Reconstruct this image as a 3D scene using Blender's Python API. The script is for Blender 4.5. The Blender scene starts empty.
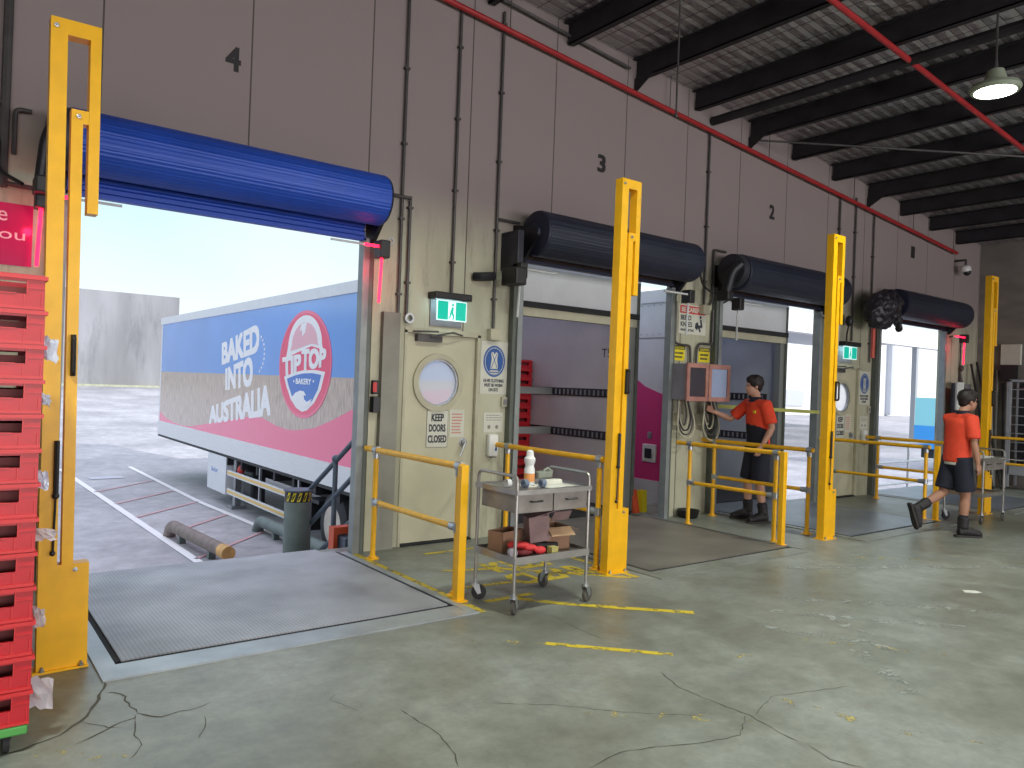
import bpy, bmesh, math, random
from math import sin, cos, pi, radians, sqrt, atan2
from mathutils import Vector, Matrix
S = bpy.context.scene
C = S.collection
random.seed(7)

# ---------------------------------------------------------------- camera, world, sun, exposure
H = 1.6
RR = Vector((0.79454135, -0.60605523, 0.03743129))
UU = Vector((-0.03083424, 0.02129496, 0.99929764))
FF = Vector((0.60642666, 0.79513746, 0.00176753))
cd = bpy.data.cameras.new('camera')
cam = bpy.data.objects.new('camera', cd); C.objects.link(cam)
cam.matrix_world = Matrix(((RR.x, UU.x, -FF.x, 0), (RR.y, UU.y, -FF.y, 0), (RR.z, UU.z, -FF.z, H), (0, 0, 0, 1)))
cd.sensor_width = 36; cd.lens = 762.8 / 1024 * 36; cd.clip_start = 0.05; cd.clip_end = 600
S.camera = cam
S.view_settings.view_transform = 'Standard'
S.view_settings.look = 'None'
S.view_settings.exposure = 0.0
S.view_settings.gamma = 1.0
S.view_settings.use_curve_mapping = False
S.render.film_transparent = False
S.cycles.use_denoising = True
S.cycles.max_bounces = 7
S.cycles.diffuse_bounces = 4
S.cycles.glossy_bounces = 3
S.cycles.transmission_bounces = 5
S.cycles.transparent_max_bounces = 8
S.cycles.sample_clamp_indirect = 6.0
S.cycles.caustics_reflective = False
S.cycles.caustics_refractive = False

W = bpy.data.worlds.new('sky'); S.world = W; W.use_nodes = True
nt = W.node_tree; nt.nodes.clear()
out = nt.nodes.new('ShaderNodeOutputWorld'); bg = nt.nodes.new('ShaderNodeBackground')
tc = nt.nodes.new('ShaderNodeTexCoord'); sx = nt.nodes.new('ShaderNodeSeparateXYZ'); rp = nt.nodes.new('ShaderNodeValToRGB')
nz = nt.nodes.new('ShaderNodeTexNoise'); nz.inputs['Scale'].default_value = 2.2; nz.inputs['Detail'].default_value = 5
mz = nt.nodes.new('ShaderNodeMath'); mz.operation = 'MULTIPLY_ADD'; mz.inputs[1].default_value = -0.35; 
ad = nt.nodes.new('ShaderNodeMath'); ad.operation = 'ADD'; ad.inputs[1].default_value = 0.17
nt.links.new(tc.outputs['Generated'], sx.inputs[0]); nt.links.new(tc.outputs['Generated'], nz.inputs[0])
nt.links.new(nz.outputs[0], mz.inputs[0]); nt.links.new(sx.outputs[2], mz.inputs[2])
nt.links.new(mz.outputs[0], ad.inputs[0]); nt.links.new(ad.outputs[0], rp.inputs[0])
cr = rp.color_ramp
cr.elements[0].position = 0.0; cr.elements[0].color = (0.95, 0.97, 1.0, 1)
cr.elements[1].position = 0.9; cr.elements[1].color = (0.86, 0.86, 1.0, 1)
e = cr.elements.new(0.10); e.color = (0.86, 0.97, 1.0, 1)
e = cr.elements.new(0.30); e.color = (0.54, 0.86, 1.0, 1)
e = cr.elements.new(0.45); e.color = (0.70, 0.80, 1.0, 1)
nt.links.new(rp.outputs[0], bg.inputs[0])
mr = nt.nodes.new('ShaderNodeMapRange'); mr.interpolation_type = 'SMOOTHSTEP'
for k_, v_ in ((1, .36), (2, .7), (3, 1.12), (4, 1.75)): mr.inputs[k_].default_value = v_
nt.links.new(sx.outputs[2], mr.inputs[0]); nt.links.new(mr.outputs[0], bg.inputs[1])
nt.links.new(bg.outputs[0], out.inputs[0])

sd = bpy.data.lights.new('sun', 'SUN'); sd.energy = 3.4; sd.angle = radians(0.6); sd.color = (1, 0.96, 0.9)
sun = bpy.data.objects.new('sun', sd); C.objects.link(sun)
sun.rotation_euler = Vector((-0.30, 0.83, -0.47)).to_track_quat('-Z', 'Y').to_euler()

# ---------------------------------------------------------------- helpers
def nodes(m):
    m.use_nodes = True
    n = m.node_tree.nodes
    return n, m.node_tree.links, n['Principled BSDF']

def mat(name, col, rough=0.5, metal=0.0, var=0.0, scale=6.0, bump=0.0, bscale=40.0, dark=None, dthr=0.55, emit=None, es=1.0, spec=None, trans=0.0, alpha=1.0, coat=0.0, stretch=None):
    m = bpy.data.materials.new(name)
    n, l, p = nodes(m)
    p.inputs['Base Color'].default_value = (*col, 1)
    p.inputs['Roughness'].default_value = rough
    p.inputs['Metallic'].default_value = metal
    if spec is not None: p.inputs['Specular IOR Level'].default_value = spec
    if trans: p.inputs['Transmission Weight'].default_value = trans
    if alpha < 1: p.inputs['Alpha'].default_value = alpha
    if coat: p.inputs['Coat Weight'].default_value = coat; p.inputs['Coat Roughness'].default_value = 0.15
    if emit: p.inputs['Emission Color'].default_value = (*emit, 1); p.inputs['Emission Strength'].default_value = es
    t = n.new('ShaderNodeTexCoord')
    vec = t.outputs['Object']
    if stretch:
        mp = n.new('ShaderNodeMapping'); mp.inputs['Scale'].default_value = stretch
        l.new(vec, mp.inputs[0]); vec = mp.outputs[0]
    last = None
    if var:
        a = n.new('ShaderNodeTexNoise'); a.inputs['Scale'].default_value = scale; a.inputs['Detail'].default_value = 6
        l.new(vec, a.inputs[0])
        r = n.new('ShaderNodeValToRGB')
        r.color_ramp.elements[0].position = 0.3; r.color_ramp.elements[1].position = 0.7
        r.color_ramp.elements[0].color = (*[c * (1 - var) for c in col], 1)
        r.color_ramp.elements[1].color = (*[min(1, c * (1 + var * 0.7)) for c in col], 1)
        l.new(a.outputs[0], r.inputs[0]); last = r.outputs[0]
    if dark:
        a = n.new('ShaderNodeTexNoise'); a.inputs['Scale'].default_value = scale * 0.6; a.inputs['Detail'].default_value = 8; a.inputs['Roughness'].default_value = 0.65
        l.new(vec, a.inputs[0])
        r = n.new('ShaderNodeValToRGB'); r.color_ramp.elements[0].position = dthr; r.color_ramp.elements[1].position = dthr + 0.12
        r.color_ramp.elements[0].color = (0, 0, 0, 1); r.color_ramp.elements[1].color = (1, 1, 1, 1)
        l.new(a.outputs[0], r.inputs[0])
        mx = n.new('ShaderNodeMixRGB'); l.new(r.outputs[0], mx.inputs[0])
        if last: l.new(last, mx.inputs[1])
        else: mx.inputs[1].default_value = (*col, 1)
        mx.inputs[2].default_value = (*dark, 1); last = mx.outputs[0]
    if last: l.new(last, p.inputs['Base Color'])
    if bump:
        a = n.new('ShaderNodeTexNoise'); a.inputs['Scale'].default_value = bscale; a.inputs['Detail'].default_value = 4
        l.new(vec, a.inputs[0]); b = n.new('ShaderNodeBump'); b.inputs['Strength'].default_value = bump; b.inputs['Distance'].default_value = 0.01
        l.new(a.outputs[0], b.inputs['Height']); l.new(b.outputs[0], p.inputs['Normal'])
    return m

def wpos(o):
    v = Vector((0, 0, 0))
    while o: v += o.location; o = o.parent
    return v

def obj(name, bm, m, parent=None, smooth=False, kind=None, ang=35, recenter=True):
    """links one mesh object; bm is in world coordinates (parents are never rotated while building)"""
    bmesh.ops.recalc_face_normals(bm, faces=bm.faces)
    me = bpy.data.meshes.new(name); bm.to_mesh(me); bm.free()
    o = bpy.data.objects.new(name, me); C.objects.link(o)
    for x in (m if isinstance(m, (list, tuple)) else [m]): me.materials.append(x)
    if parent: o.parent = parent
    if parent is None and recenter and len(me.vertices):
        xs = [v.co.x for v in me.vertices]; ys = [v.co.y for v in me.vertices]; zs = [v.co.z for v in me.vertices]
        o.location = ((min(xs) + max(xs)) / 2, (min(ys) + max(ys)) / 2, min(zs))
    me.transform(Matrix.Translation(-wpos(o)))
    if smooth:
        me.polygons.foreach_set('use_smooth', [True] * len(me.polygons)); me.set_sharp_from_angle(angle=radians(ang))
    if kind: o['kind'] = kind
    return o

WORDS = {'1': 'one', '2': 'two', '3': 'three', '4': 'four'}
def words(s_):
    for k_, v_ in WORDS.items(): s_ = s_.replace('bay ' + k_, 'bay ' + v_).replace('bays ' + k_, 'bays ' + v_).replace('and ' + k_, 'and ' + v_).replace('number ' + k_, 'number ' + v_)
    return s_
def tag(o, label, cat=None, group=None, kind=None):
    o['label'] = words(label)
    if cat: o['category'] = cat
    if group: o['group'] = group
    if kind: o['kind'] = kind
    return o

def thing(name, label, cat, loc=(0, 0, 0), group=None):
    o = bpy.data.objects.new(name, None); C.objects.link(o); o.location = loc; o.empty_display_size = 0.1
    return tag(o, label, cat, group)

def dup(o, parent=None, loc=None, rz=None):
    c = o.copy(); C.objects.link(c)
    if parent: c.parent = parent
    if loc is not None: c.location = loc
    if rz is not None: c.rotation_euler.z = rz
    for ch in list(o.children): dup(ch, c)
    return c

def BM(): return bmesh.new()

def box(bm, x0, x1, y0, y1, z0, z1):
    vs = [bm.verts.new((x, y, z)) for x in (x0, x1) for y in (y0, y1) for z in (z0, z1)]
    for f in ((0, 1, 3, 2), (4, 6, 7, 5), (0, 4, 5, 1), (2, 3, 7, 6), (0, 2, 6, 4), (1, 5, 7, 3)):
        bm.faces.new([vs[i] for i in f])
    return vs

def bbox(x0, x1, y0, y1, z0, z1, bev=0.0):
    bm = BM(); box(bm, x0, x1, y0, y1, z0, z1)
    if bev: bmesh.ops.bevel(bm, geom=list(bm.edges), offset=bev, segments=2, affect='EDGES', profile=0.5)
    return bm

class Pl:
    def __init__(s, O, U, V, N): s.O, s.U, s.V, s.N = Vector(O), Vector(U), Vector(V), Vector(N)
    def __call__(s, u, v, w=0): return s.O + s.U * u + s.V * v + s.N * w
def WL(y=6.5): return Pl((0, y, 0), (1, 0, 0), (0, 0, 1), (0, -1, 0))      # u = x, v = z, faces the room
def SD(x): return Pl((x, 0, 0), (0, -1, 0), (0, 0, 1), (-1, 0, 0))          # u = -y, v = z, faces -x
def FL(z=0): return Pl((0, 0, z), (1, 0, 0), (0, 1, 0), (0, 0, 1))
def XP(x): return Pl((x, 0, 0), (0, 1, 0), (0, 0, 1), (1, 0, 0))            # extrudes along +x

def prism(bm, pl, poly, w0, w1):
    a = [bm.verts.new(pl(u, v, w0)) for u, v in poly]; b = [bm.verts.new(pl(u, v, w1)) for u, v in poly]
    n = len(poly)
    bm.faces.new(a); bm.faces.new(b)
    for i in range(n): bm.faces.new((a[i], a[(i + 1) % n], b[(i + 1) % n], b[i]))
def rect(u0, v0, u1, v1): return [(u0, v0), (u1, v0), (u1, v1), (u0, v1)]
def ell(cu, cv, ru, rv, n=32, a0=0, a1=2 * pi):
    full = abs(a1 - a0 - 2 * pi) < 1e-6
    return [(cu + ru * cos(a0 + (a1 - a0) * i / (n if full else n - 1)), cv + rv * sin(a0 + (a1 - a0) * i / (n if full else n - 1))) for i in range(n)]
def ring(bm, pl, cu, cv, ru, rv, t, w0, w1, n=32):
    o = ell(cu, cv, ru, rv, n); i_ = ell(cu, cv, ru - t, rv - t, n)
    A = [[bm.verts.new(pl(u, v, w)) for u, v in q] for w in (w0, w1) for q in (o, i_)]
    for k in range(n):
        j = (k + 1) % n
        for a, b in ((0, 1), (2, 3), (0, 2), (1, 3)):
            bm.faces.new((A[a][k], A[a][j], A[b][j], A[b][k]))
def plate_hole(bm, pl, u0, v0, u1, v1, cu, cv, r, w0, w1, n=32):
    o = []; c = []
    for k in range(n):
        a = 2 * pi * (k + 0.5) / n; dx, dy = cos(a), sin(a)
        ts = []
        if dx > 1e-9: ts.append((u1 - cu) / dx)
        if dx < -1e-9: ts.append((u0 - cu) / dx)
        if dy > 1e-9: ts.append((v1 - cv) / dy)
        if dy < -1e-9: ts.append((v0 - cv) / dy)
        t = min(ts); o.append((cu + dx * t, cv + dy * t)); c.append((cu + dx * r, cv + dy * r))
    # snap the outline points nearest the corners onto them
    for q in ((u0, v0), (u1, v0), (u1, v1), (u0, v1)):
        k = min(range(n), key=lambda i: (o[i][0] - q[0]) ** 2 + (o[i][1] - q[1]) ** 2); o[k] = q
    A = [[bm.verts.new(pl(u, v, w)) for u, v in q] for w in (w0, w1) for q in (o, c)]
    for k in range(n):
        j = (k + 1) % n
        for a, b in ((0, 1), (2, 3), (0, 2), (1, 3)):
            bm.faces.new((A[a][k], A[a][j], A[b][j], A[b][k]))

def frames(pts):
    pts = [Vector(p) for p in pts]; out_ = []
    t0 = (pts[1] - pts[0]).normalized()
    n = t0.orthogonal().normalized()
    for i in range(len(pts)):
        if i == 0: t = pts[1] - pts[0]
        elif i == len(pts) - 1: t = pts[-1] - pts[-2]
        else: t = (pts[i + 1] - pts[i]).normalized() + (pts[i] - pts[i - 1]).normalized()
        t = t.normalized() if t.length > 1e-9 else t0
        n = (n - t * n.dot(t)).normalized()
        out_.append((pts[i], n, t.cross(n)))
        t0 = t
    return out_
def tube(bm, pts, r, n=10, r2=None):
    fr = frames(pts); rings = []
    for i, (p, a, b) in enumerate(fr):
        rr = r[i] if isinstance(r, (list, tuple)) else r
        rings.append([bm.verts.new(p + (a * cos(2 * pi * k / n) + b * sin(2 * pi * k / n)) * rr) for k in range(n)])
    for i in range(len(rings) - 1):
        for k in range(n):
            bm.faces.new((rings[i][k], rings[i][(k + 1) % n], rings[i + 1][(k + 1) % n], rings[i + 1][k]))
    bm.faces.new(rings[0]); bm.faces.new(rings[-1])
def bend(pts, r=0.05, n=5):
    """rounds the corners of a polyline"""
    P = [Vector(p) for p in pts]; o = [P[0]]
    for i in range(1, len(P) - 1):
        a = (P[i - 1] - P[i]); b = (P[i + 1] - P[i]); q = min(r, a.length * .45, b.length * .45)
        a = P[i] + a.normalized() * q; b = P[i] + b.normalized() * q
        for k in range(n + 1):
            t = k / n; o.append(a * (1 - t) ** 2 + P[i] * 2 * t * (1 - t) + b * t * t)
    o.append(P[-1]); return o
def lathe(bm, O, A, prof, n=24, ribs=None):
    """prof: (distance along axis A, radius)"""
    O = Vector(O); A = Vector(A).normalized(); u = A.orthogonal().normalized(); v = A.cross(u); rings = []
    for t, r in prof:
        rings.append([bm.verts.new(O + A * t + (u * cos(2 * pi * k / n) + v * sin(2 * pi * k / n)) * (r * (ribs[k] if ribs else 1))) for k in range(n)])
    for i in range(len(rings) - 1):
        for k in range(n): bm.faces.new((rings[i][k], rings[i][(k + 1) % n], rings[i + 1][(k + 1) % n], rings[i + 1][k]))
    bm.faces.new(rings[0]); bm.faces.new(rings[-1])
def blob(bm, c, rx, ry, rz, n=10):
    r = bmesh.ops.create_icosphere(bm, subdivisions=2, radius=1.0)
    for v in r['verts']: v.co = Vector((c[0] + v.co.x * rx, c[1] + v.co.y * ry, c[2] + v.co.z * rz))

_dg = None
def glyphs(body, bold=0.0, space=1.0):
    cu = bpy.data.curves.new('t', 'FONT'); cu.body = body; cu.size = 1; cu.offset = bold; cu.space_character = space; cu.resolution_u = 3
    o = bpy.data.objects.new('t', cu); C.objects.link(o)
    dg = bpy.context.evaluated_depsgraph_get()
    me = bpy.data.meshes.new_from_object(o.evaluated_get(dg))
    bm = BM(); bm.from_mesh(me)
    bpy.data.objects.remove(o); bpy.data.curves.remove(cu); bpy.data.meshes.remove(me)
    return bm
def text(bm, pl, body, u0, v0, u1, v1, w=0.0, bold=0.02, quad=None, mono=None, space=1.0, t=0.0015, sh=(0, 0)):
    """writes body into the rectangle (or the quad of corners 00,10,11,01) of the plane pl"""
    if bold:
        k_ = bold * .55
        for i_, (sx_, sy_) in enumerate(((-1, -1), (1, -1), (1, 1), (-1, 1))): text(bm, pl, body, u0, v0, u1, v1, w + i_ * .00012, 0, quad, None, space, t, (sx_ * k_, sy_ * k_ * .8))
        return
    g = glyphs(body, 0, space)
    xs = [v.co.x for v in g.verts]; ys = [v.co.y for v in g.verts]
    x0, x1, y0, y1 = min(xs), max(xs), min(ys), max(ys)
    if quad is None: quad = [(u0, v0), (u1, v0), (u1, v1), (u0, v1)]
    q = [Vector(a) for a in quad]
    def M(co, ww):
        s = (co.x + sh[0] - x0) / max(1e-6, x1 - x0); r = (co.y + sh[1] - y0) / max(1e-6, y1 - y0)
        p = (q[0] * (1 - s) + q[1] * s) * (1 - r) + (q[3] * (1 - s) + q[2] * s) * r
        return pl(p.x, p.y, ww)
    A = {v: bm.verts.new(M(v.co, w + t)) for v in g.verts}
    for f in g.faces: bm.faces.new([A[v] for v in f.verts])
    B = {v: bm.verts.new(M(v.co, w)) for v in g.verts}
    for e_ in g.edges:
        if len(e_.link_faces) == 1:
            a, b = e_.verts; bm.faces.new((A[a], A[b], B[b], B[a]))
    g.free()
def bars(bm, pl, u0, v0, u1, v1, rows, w=0.0, seed=1, fill=0.45):
    """rows of small print too fine to read"""
    rnd = random.Random(seed); h = (v1 - v0) / rows
    for i in range(rows):
        a = u0; vv = v1 - (i + .5) * h; end = u1 - rnd.random() * (u1 - u0) * .2
        while a < end:
            b = min(end, a + (u1 - u0) * rnd.uniform(.06, .2)); prism(bm, pl, rect(a, vv - h * fill / 2, b, vv + h * fill / 2), w, w + .001); a = b + (u1 - u0) * .03

# ---------------------------------------------------------------- materials
def concrete(name, c1, c2, c3, rough=(0.45, 0.7), scale=0.8, bumpd=0.004):
    m = bpy.data.materials.new(name); n, l, p = nodes(m)
    t = n.new('ShaderNodeTexCoord')
    a = n.new('ShaderNodeTexNoise'); a.inputs['Scale'].default_value = scale; a.inputs['Detail'].default_value = 8; a.inputs['Roughness'].default_value = .6
    l.new(t.outputs['Object'], a.inputs[0])
    r = n.new('ShaderNodeValToRGB'); r.color_ramp.elements[0].position = .36; r.color_ramp.elements[1].position = .64
    r.color_ramp.elements[0].color = (*c1, 1); r.color_ramp.elements[1].color = (*c3, 1); e = r.color_ramp.elements.new(.5); e.color = (*c2, 1)
    l.new(a.outputs[0], r.inputs[0])
    b = n.new('ShaderNodeTexNoise'); b.inputs['Scale'].default_value = scale * 9; b.inputs['Detail'].default_value = 10; b.inputs['Roughness'].default_value = .72
    l.new(t.outputs['Object'], b.inputs[0])
    mm = n.new('ShaderNodeMapRange'); mm.inputs[1].default_value = .3; mm.inputs[2].default_value = .7; mm.inputs[3].default_value = .74; mm.inputs[4].default_value = 1.2
    l.new(b.outputs[0], mm.inputs[0])
    mx = n.new('ShaderNodeVectorMath'); mx.operation = 'SCALE'; l.new(r.outputs[0], mx.inputs[0]); l.new(mm.outputs[0], mx.inputs['Scale'])
    l.new(mx.outputs[0], p.inputs['Base Color'])
    rr = n.new('ShaderNodeMapRange'); rr.inputs[3].default_value = rough[0]; rr.inputs[4].default_value = rough[1]; rr.inputs[1].default_value = .35; rr.inputs[2].default_value = .65
    l.new(a.outputs[0], rr.inputs[0]); l.new(rr.outputs[0], p.inputs['Roughness'])
    bp = n.new('ShaderNodeBump'); bp.inputs['Strength'].default_value = .5; bp.inputs['Distance'].default_value = bumpd
    l.new(b.outputs[0], bp.inputs['Height']); l.new(bp.outputs[0], p.inputs['Normal'])
    return m
M = {}
M['floor'] = concrete('warehouse concrete', (.155, .16, .135), (.215, .228, .205), (.28, .295, .285), (.34, .52))
M['yard'] = concrete('yard concrete', (.32, .32, .34), (.40, .40, .42), (.48, .48, .50), (.6, .8), .35)
M['far_concrete'] = mat('stained precast', (.30, .30, .32), .8, var=.3, scale=.5, dark=(.15, .15, .17), dthr=.55, stretch=(1, 1, .2))
def wallmat():
    m = bpy.data.materials.new('painted wall panels'); n, l, p = nodes(m)
    t = n.new('ShaderNodeTexCoord'); g = n.new('ShaderNodeNewGeometry'); s = n.new('ShaderNodeSeparateXYZ'); l.new(g.outputs['Position'], s.inputs[0])
    a = n.new('ShaderNodeTexNoise'); a.inputs['Scale'].default_value = 1.4; a.inputs['Detail'].default_value = 7
    mp = n.new('ShaderNodeMapping'); mp.inputs['Scale'].default_value = (1, 1, .45); l.new(g.outputs['Position'], mp.inputs[0]); l.new(mp.outputs[0], a.inputs[0])
    r = n.new('ShaderNodeValToRGB'); r.color_ramp.elements[0].position = .3; r.color_ramp.elements[1].position = .66
    r.color_ramp.elements[0].color = (.34, .33, .245, 1); r.color_ramp.elements[1].color = (.53, .52, .40, 1)
    l.new(a.outputs[0], r.inputs[0])
    # fine dirt streaks
    b = n.new('ShaderNodeTexNoise'); b.inputs['Scale'].default_value = 3; b.inputs['Detail'].default_value = 9; b.inputs['Roughness'].default_value = .7
    mp2 = n.new('ShaderNodeMapping'); mp2.inputs['Scale'].default_value = (3, 3, .5); l.new(g.outputs['Position'], mp2.inputs[0]); l.new(mp2.outputs[0], b.inputs[0])
    q = n.new('ShaderNodeMapRange'); q.inputs[1].default_value = .52; q.inputs[2].default_value = .70; q.inputs[3].default_value = 0; q.inputs[4].default_value = .7; l.new(b.outputs[0], q.inputs[0])
    m1 = n.new('ShaderNodeMixRGB'); l.new(q.outputs[0], m1.inputs[0]); l.new(r.outputs[0], m1.inputs[1]); m1.inputs[2].default_value = (.22, .20, .15, 1)
    # upper wall tinted duller mauve brown, painting in its dimmer light
    up = n.new('ShaderNodeMapRange'); up.inputs[1].default_value = 2.9; up.inputs[2].default_value = 3.5; l.new(s.outputs[2], up.inputs[0])
    m2 = n.new('ShaderNodeMixRGB'); l.new(up.outputs[0], m2.inputs[0]); l.new(m1.outputs[0], m2.inputs[1]); m2.inputs[2].default_value = (.32, .27, .265, 1)
    mul = n.new('ShaderNodeMixRGB'); mul.blend_type = 'MULTIPLY'; mul.inputs[0].default_value = .35
    l.new(m2.outputs[0], mul.inputs[1]); l.new(r.outputs[0], mul.inputs[2])
    # panel joints every 1.115 m
    su = n.new('ShaderNodeMath'); su.operation = 'MULTIPLY_ADD'; su.inputs[1].default_value = 1 / 1.115; su.inputs[2].default_value = -.95 / 1.115 + 20; l.new(s.outputs[0], su.inputs[0])
    fr = n.new('ShaderNodeMath'); fr.operation = 'FRACT'; l.new(su.outputs[0], fr.inputs[0])
    lt = n.new('ShaderNodeMath'); lt.operation = 'LESS_THAN'; lt.inputs[1].default_value = .012; l.new(fr.outputs[0], lt.inputs[0])
    m3 = n.new('ShaderNodeMixRGB'); l.new(lt.outputs[0], m3.inputs[0]); l.new(m2.outputs[0], m3.inputs[1]); m3.inputs[2].default_value = (.09, .075, .065, 1)
    l.new(m3.outputs[0], p.inputs['Base Color']); p.inputs['Roughness'].default_value = .75
    return m
M['wall'] = wallmat()
M['endwall'] = mat('grey end wall', (.22, .205, .185), .8, var=.25, scale=1.2, stretch=(1, 1, 3))
M['plainwall'] = mat('dull painted wall', (.25, .235, .215), .85, var=.15, scale=.8)
def foilmat():
    m = bpy.data.materials.new('silver roof foil'); n, l, p = nodes(m)
    g = n.new('ShaderNodeNewGeometry')
    mp = n.new('ShaderNodeMapping'); mp.inputs['Scale'].default_value = (2.2, 3.2, 1); l.new(g.outputs['Position'], mp.inputs[0])
    a = n.new('ShaderNodeTexNoise'); a.inputs['Scale'].default_value = 2.4; a.inputs['Detail'].default_value = 4; a.inputs['Distortion'].default_value = .6; l.new(mp.outputs[0], a.inputs[0])
    s = n.new('ShaderNodeSeparateXYZ'); l.new(g.outputs['Position'], s.inputs[0])
    def grid(o, per, th):
        k = n.new('ShaderNodeMath'); k.operation = 'MULTIPLY'; k.inputs[1].default_value = 1 / per; l.new(o, k.inputs[0])
        f = n.new('ShaderNodeMath'); f.operation = 'FRACT'; l.new(k.outputs[0], f.inputs[0])
        h = n.new('ShaderNodeMath'); h.operation = 'LESS_THAN'; h.inputs[1].default_value = th; l.new(f.outputs[0], h.inputs[0]); return h.outputs[0], f.outputs[0]
    g1, f1 = grid(s.outputs[0], .3, .045); g2, f2 = grid(s.outputs[1], .15, .07)
    mxx = n.new('ShaderNodeMath'); mxx.operation = 'MAXIMUM'; l.new(g1, mxx.inputs[0]); l.new(g2, mxx.inputs[1])
    c = n.new('ShaderNodeMixRGB'); l.new(mxx.outputs[0], c.inputs[0]); c.inputs[1].default_value = (.58, .56, .58, 1); c.inputs[2].default_value = (.16, .14, .14, 1)
    l.new(c.outputs[0], p.inputs['Base Color']); p.inputs['Metallic'].default_value = .85; p.inputs['Roughness'].default_value = .42
    pf = n.new('ShaderNodeMath'); pf.operation = 'PINGPONG'; pf.inputs[1].default_value = .5; l.new(f2, pf.inputs[0])
    sm = n.new('ShaderNodeMath'); sm.operation = 'MULTIPLY_ADD'; sm.inputs[1].default_value = .8; l.new(pf.outputs[0], sm.inputs[0]); l.new(a.outputs[0], sm.inputs[2])
    b = n.new('ShaderNodeBump'); b.inputs['Strength'].default_value = .9; b.inputs['Distance'].default_value = .06; l.new(sm.outputs[0], b.inputs['Height']); l.new(b.outputs[0], p.inputs['Normal'])
    return m
M['foil'] = foilmat()
M['purlin'] = mat('dark purlin steel', (.030, .028, .034), .6, .2, var=.4, scale=3)
M['redpipe'] = mat('red sprinkler pipe', (.42, .025, .03), .4, var=.15)
M['conduit'] = mat('grey conduit', (.085, .08, .082), .5, .3, var=.3)
M['yellow'] = mat('yellow safety paint', (.90, .47, .004), .38, var=.08, scale=9, dark=(.45, .20, .02), dthr=.66)
M['railyellow'] = mat('yellow rail paint', (.88, .46, .01), .33, var=.1, scale=12)
M['yellowdark'] = mat('worn orange rail paint', (.62, .30, .03), .4, var=.15, scale=12)
M['galv'] = mat('galvanised fitting', (.42, .44, .46), .38, .8, var=.2, scale=20)
M['steel'] = mat('brushed stainless steel', (.36, .35, .335), .36, .75, var=.18, scale=5, dark=(.3, .25, .2), dthr=.62)
M['trayside'] = mat('grimy tray steel', (.30, .27, .25), .5, .35, var=.3, scale=6)
M['black'] = mat('black plastic', (.012, .012, .014), .45)
M['blacksteel'] = mat('black steel', (.018, .018, .024), .45, .3)
M['rubber'] = mat('dark rubber', (.02, .02, .022), .75, var=.3)
M['wheelgrey'] = mat('worn castor rubber', (.10, .095, .085), .7, var=.3, scale=20)
M['frame'] = mat('grey green frame paint', (.105, .12, .105), .5, var=.25, scale=5)
M['framelight'] = mat('light grey guide', (.26, .285, .29), .45, .2, var=.15)
M['pilaster'] = mat('bare grey pilaster', (.26, .255, .225), .8, var=.2, scale=3)
M['cream'] = mat('cream door paint', (.52, .50, .37), .55, var=.09, scale=2.5, dark=(.3, .27, .2), dthr=.68)
M['creamtrim'] = mat('cream trim paint', (.46, .44, .33), .6, var=.15, scale=4, dark=(.2, .18, .13), dthr=.62)
M['numblack'] = mat('black number paint', (.02, .018, .02), .6)
M['white'] = mat('white plastic', (.75, .76, .76), .4)
M['signwhite'] = mat('aged sign white', (.60, .60, .53), .5, var=.06)
M['signink'] = mat('dark sign ink', (.03, .035, .05), .6)
M['signgrey'] = mat('faded sign print', (.22, .21, .18), .6)
M['signred'] = mat('red sign print', (.55, .04, .04), .5)
M['redprint'] = mat('faded red print', (.55, .22, .18), .6)
M['signblue'] = mat('blue sign print', (.02, .09, .33), .5)
M['signyellow'] = mat('yellow sign', (.75, .62, .02), .5)
M['rollblue'] = mat('blue roller curtain', (.012, .07, .46), .42, .1, var=.1, scale=3, spec=.5)
M['rollnavy'] = mat('dark navy roller curtain', (.022, .027, .05), .42, .15, var=.15, scale=3)
M['rollend'] = mat('drum end plate', (.016, .02, .045), .5, .2)
M['rollrust'] = mat('rust tinted bottom slats', (.07, .045, .045), .5, .2, var=.3)
M['motor'] = mat('dark motor housing', (.03, .032, .045), .5, .2, var=.3)
M['bagblack'] = mat('wrinkled black wrap', (.022, .02, .028), .38, var=.3, bump=1.0, bscale=9)
M['ledred'] = mat('lit red rod', (.8, .02, .05), .3, emit=(1, .01, .045), es=5)
M['ledclear'] = mat('clear unlit rod', (.8, .82, .85), .15, trans=.3)
M['cratelip'] = mat('highlighted red crate lip', (.60, .025, .03), .38)  # lighter red on lip and ribs paints in their highlight
M['crate'] = mat('red bread crate plastic', (.50, .012, .022), .38, var=.1, scale=8)
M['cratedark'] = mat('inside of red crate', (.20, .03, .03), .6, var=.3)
M['green'] = mat('green dolly plastic', (.08, .33, .07), .5, var=.1)
M['magenta'] = mat('magenta acrylic sign', (.55, .015, .14), .12, coat=.5)
M['signwrite'] = mat('pale pink lettering', (.85, .62, .70), .4)
M['tagwhite'] = mat('white paper tag', (.62, .66, .78), .6, var=.1)
M['clearbag'] = mat('crumpled clear film', (.72, .66, .74), .3, trans=.4, alpha=.75)
M['trailerwhite'] = mat('white trailer skin', (.70, .73, .76), .35, var=.04)
M['traileralu'] = mat('aluminium side rail', (.72, .74, .76), .4, .1, var=.08, stretch=(1, 1, 20))
M['tblue'] = mat('sky blue wrap', (.10, .33, .80), .16, var=.10, scale=.5, coat=.6)
M['twheat'] = mat('wheat field wrap', (.52, .42, .35), .25, var=.38, scale=5, stretch=(5, 5, .8), coat=.4)
M['tpink'] = mat('crimson wrap', (.86, .13, .27), .22, coat=.4)
M['tpinkdark'] = mat('logo red wrap', (.82, .05, .16), .22, coat=.4)
M['tmagenta'] = mat('magenta wrap', (.72, .05, .24), .3, coat=.3)
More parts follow.
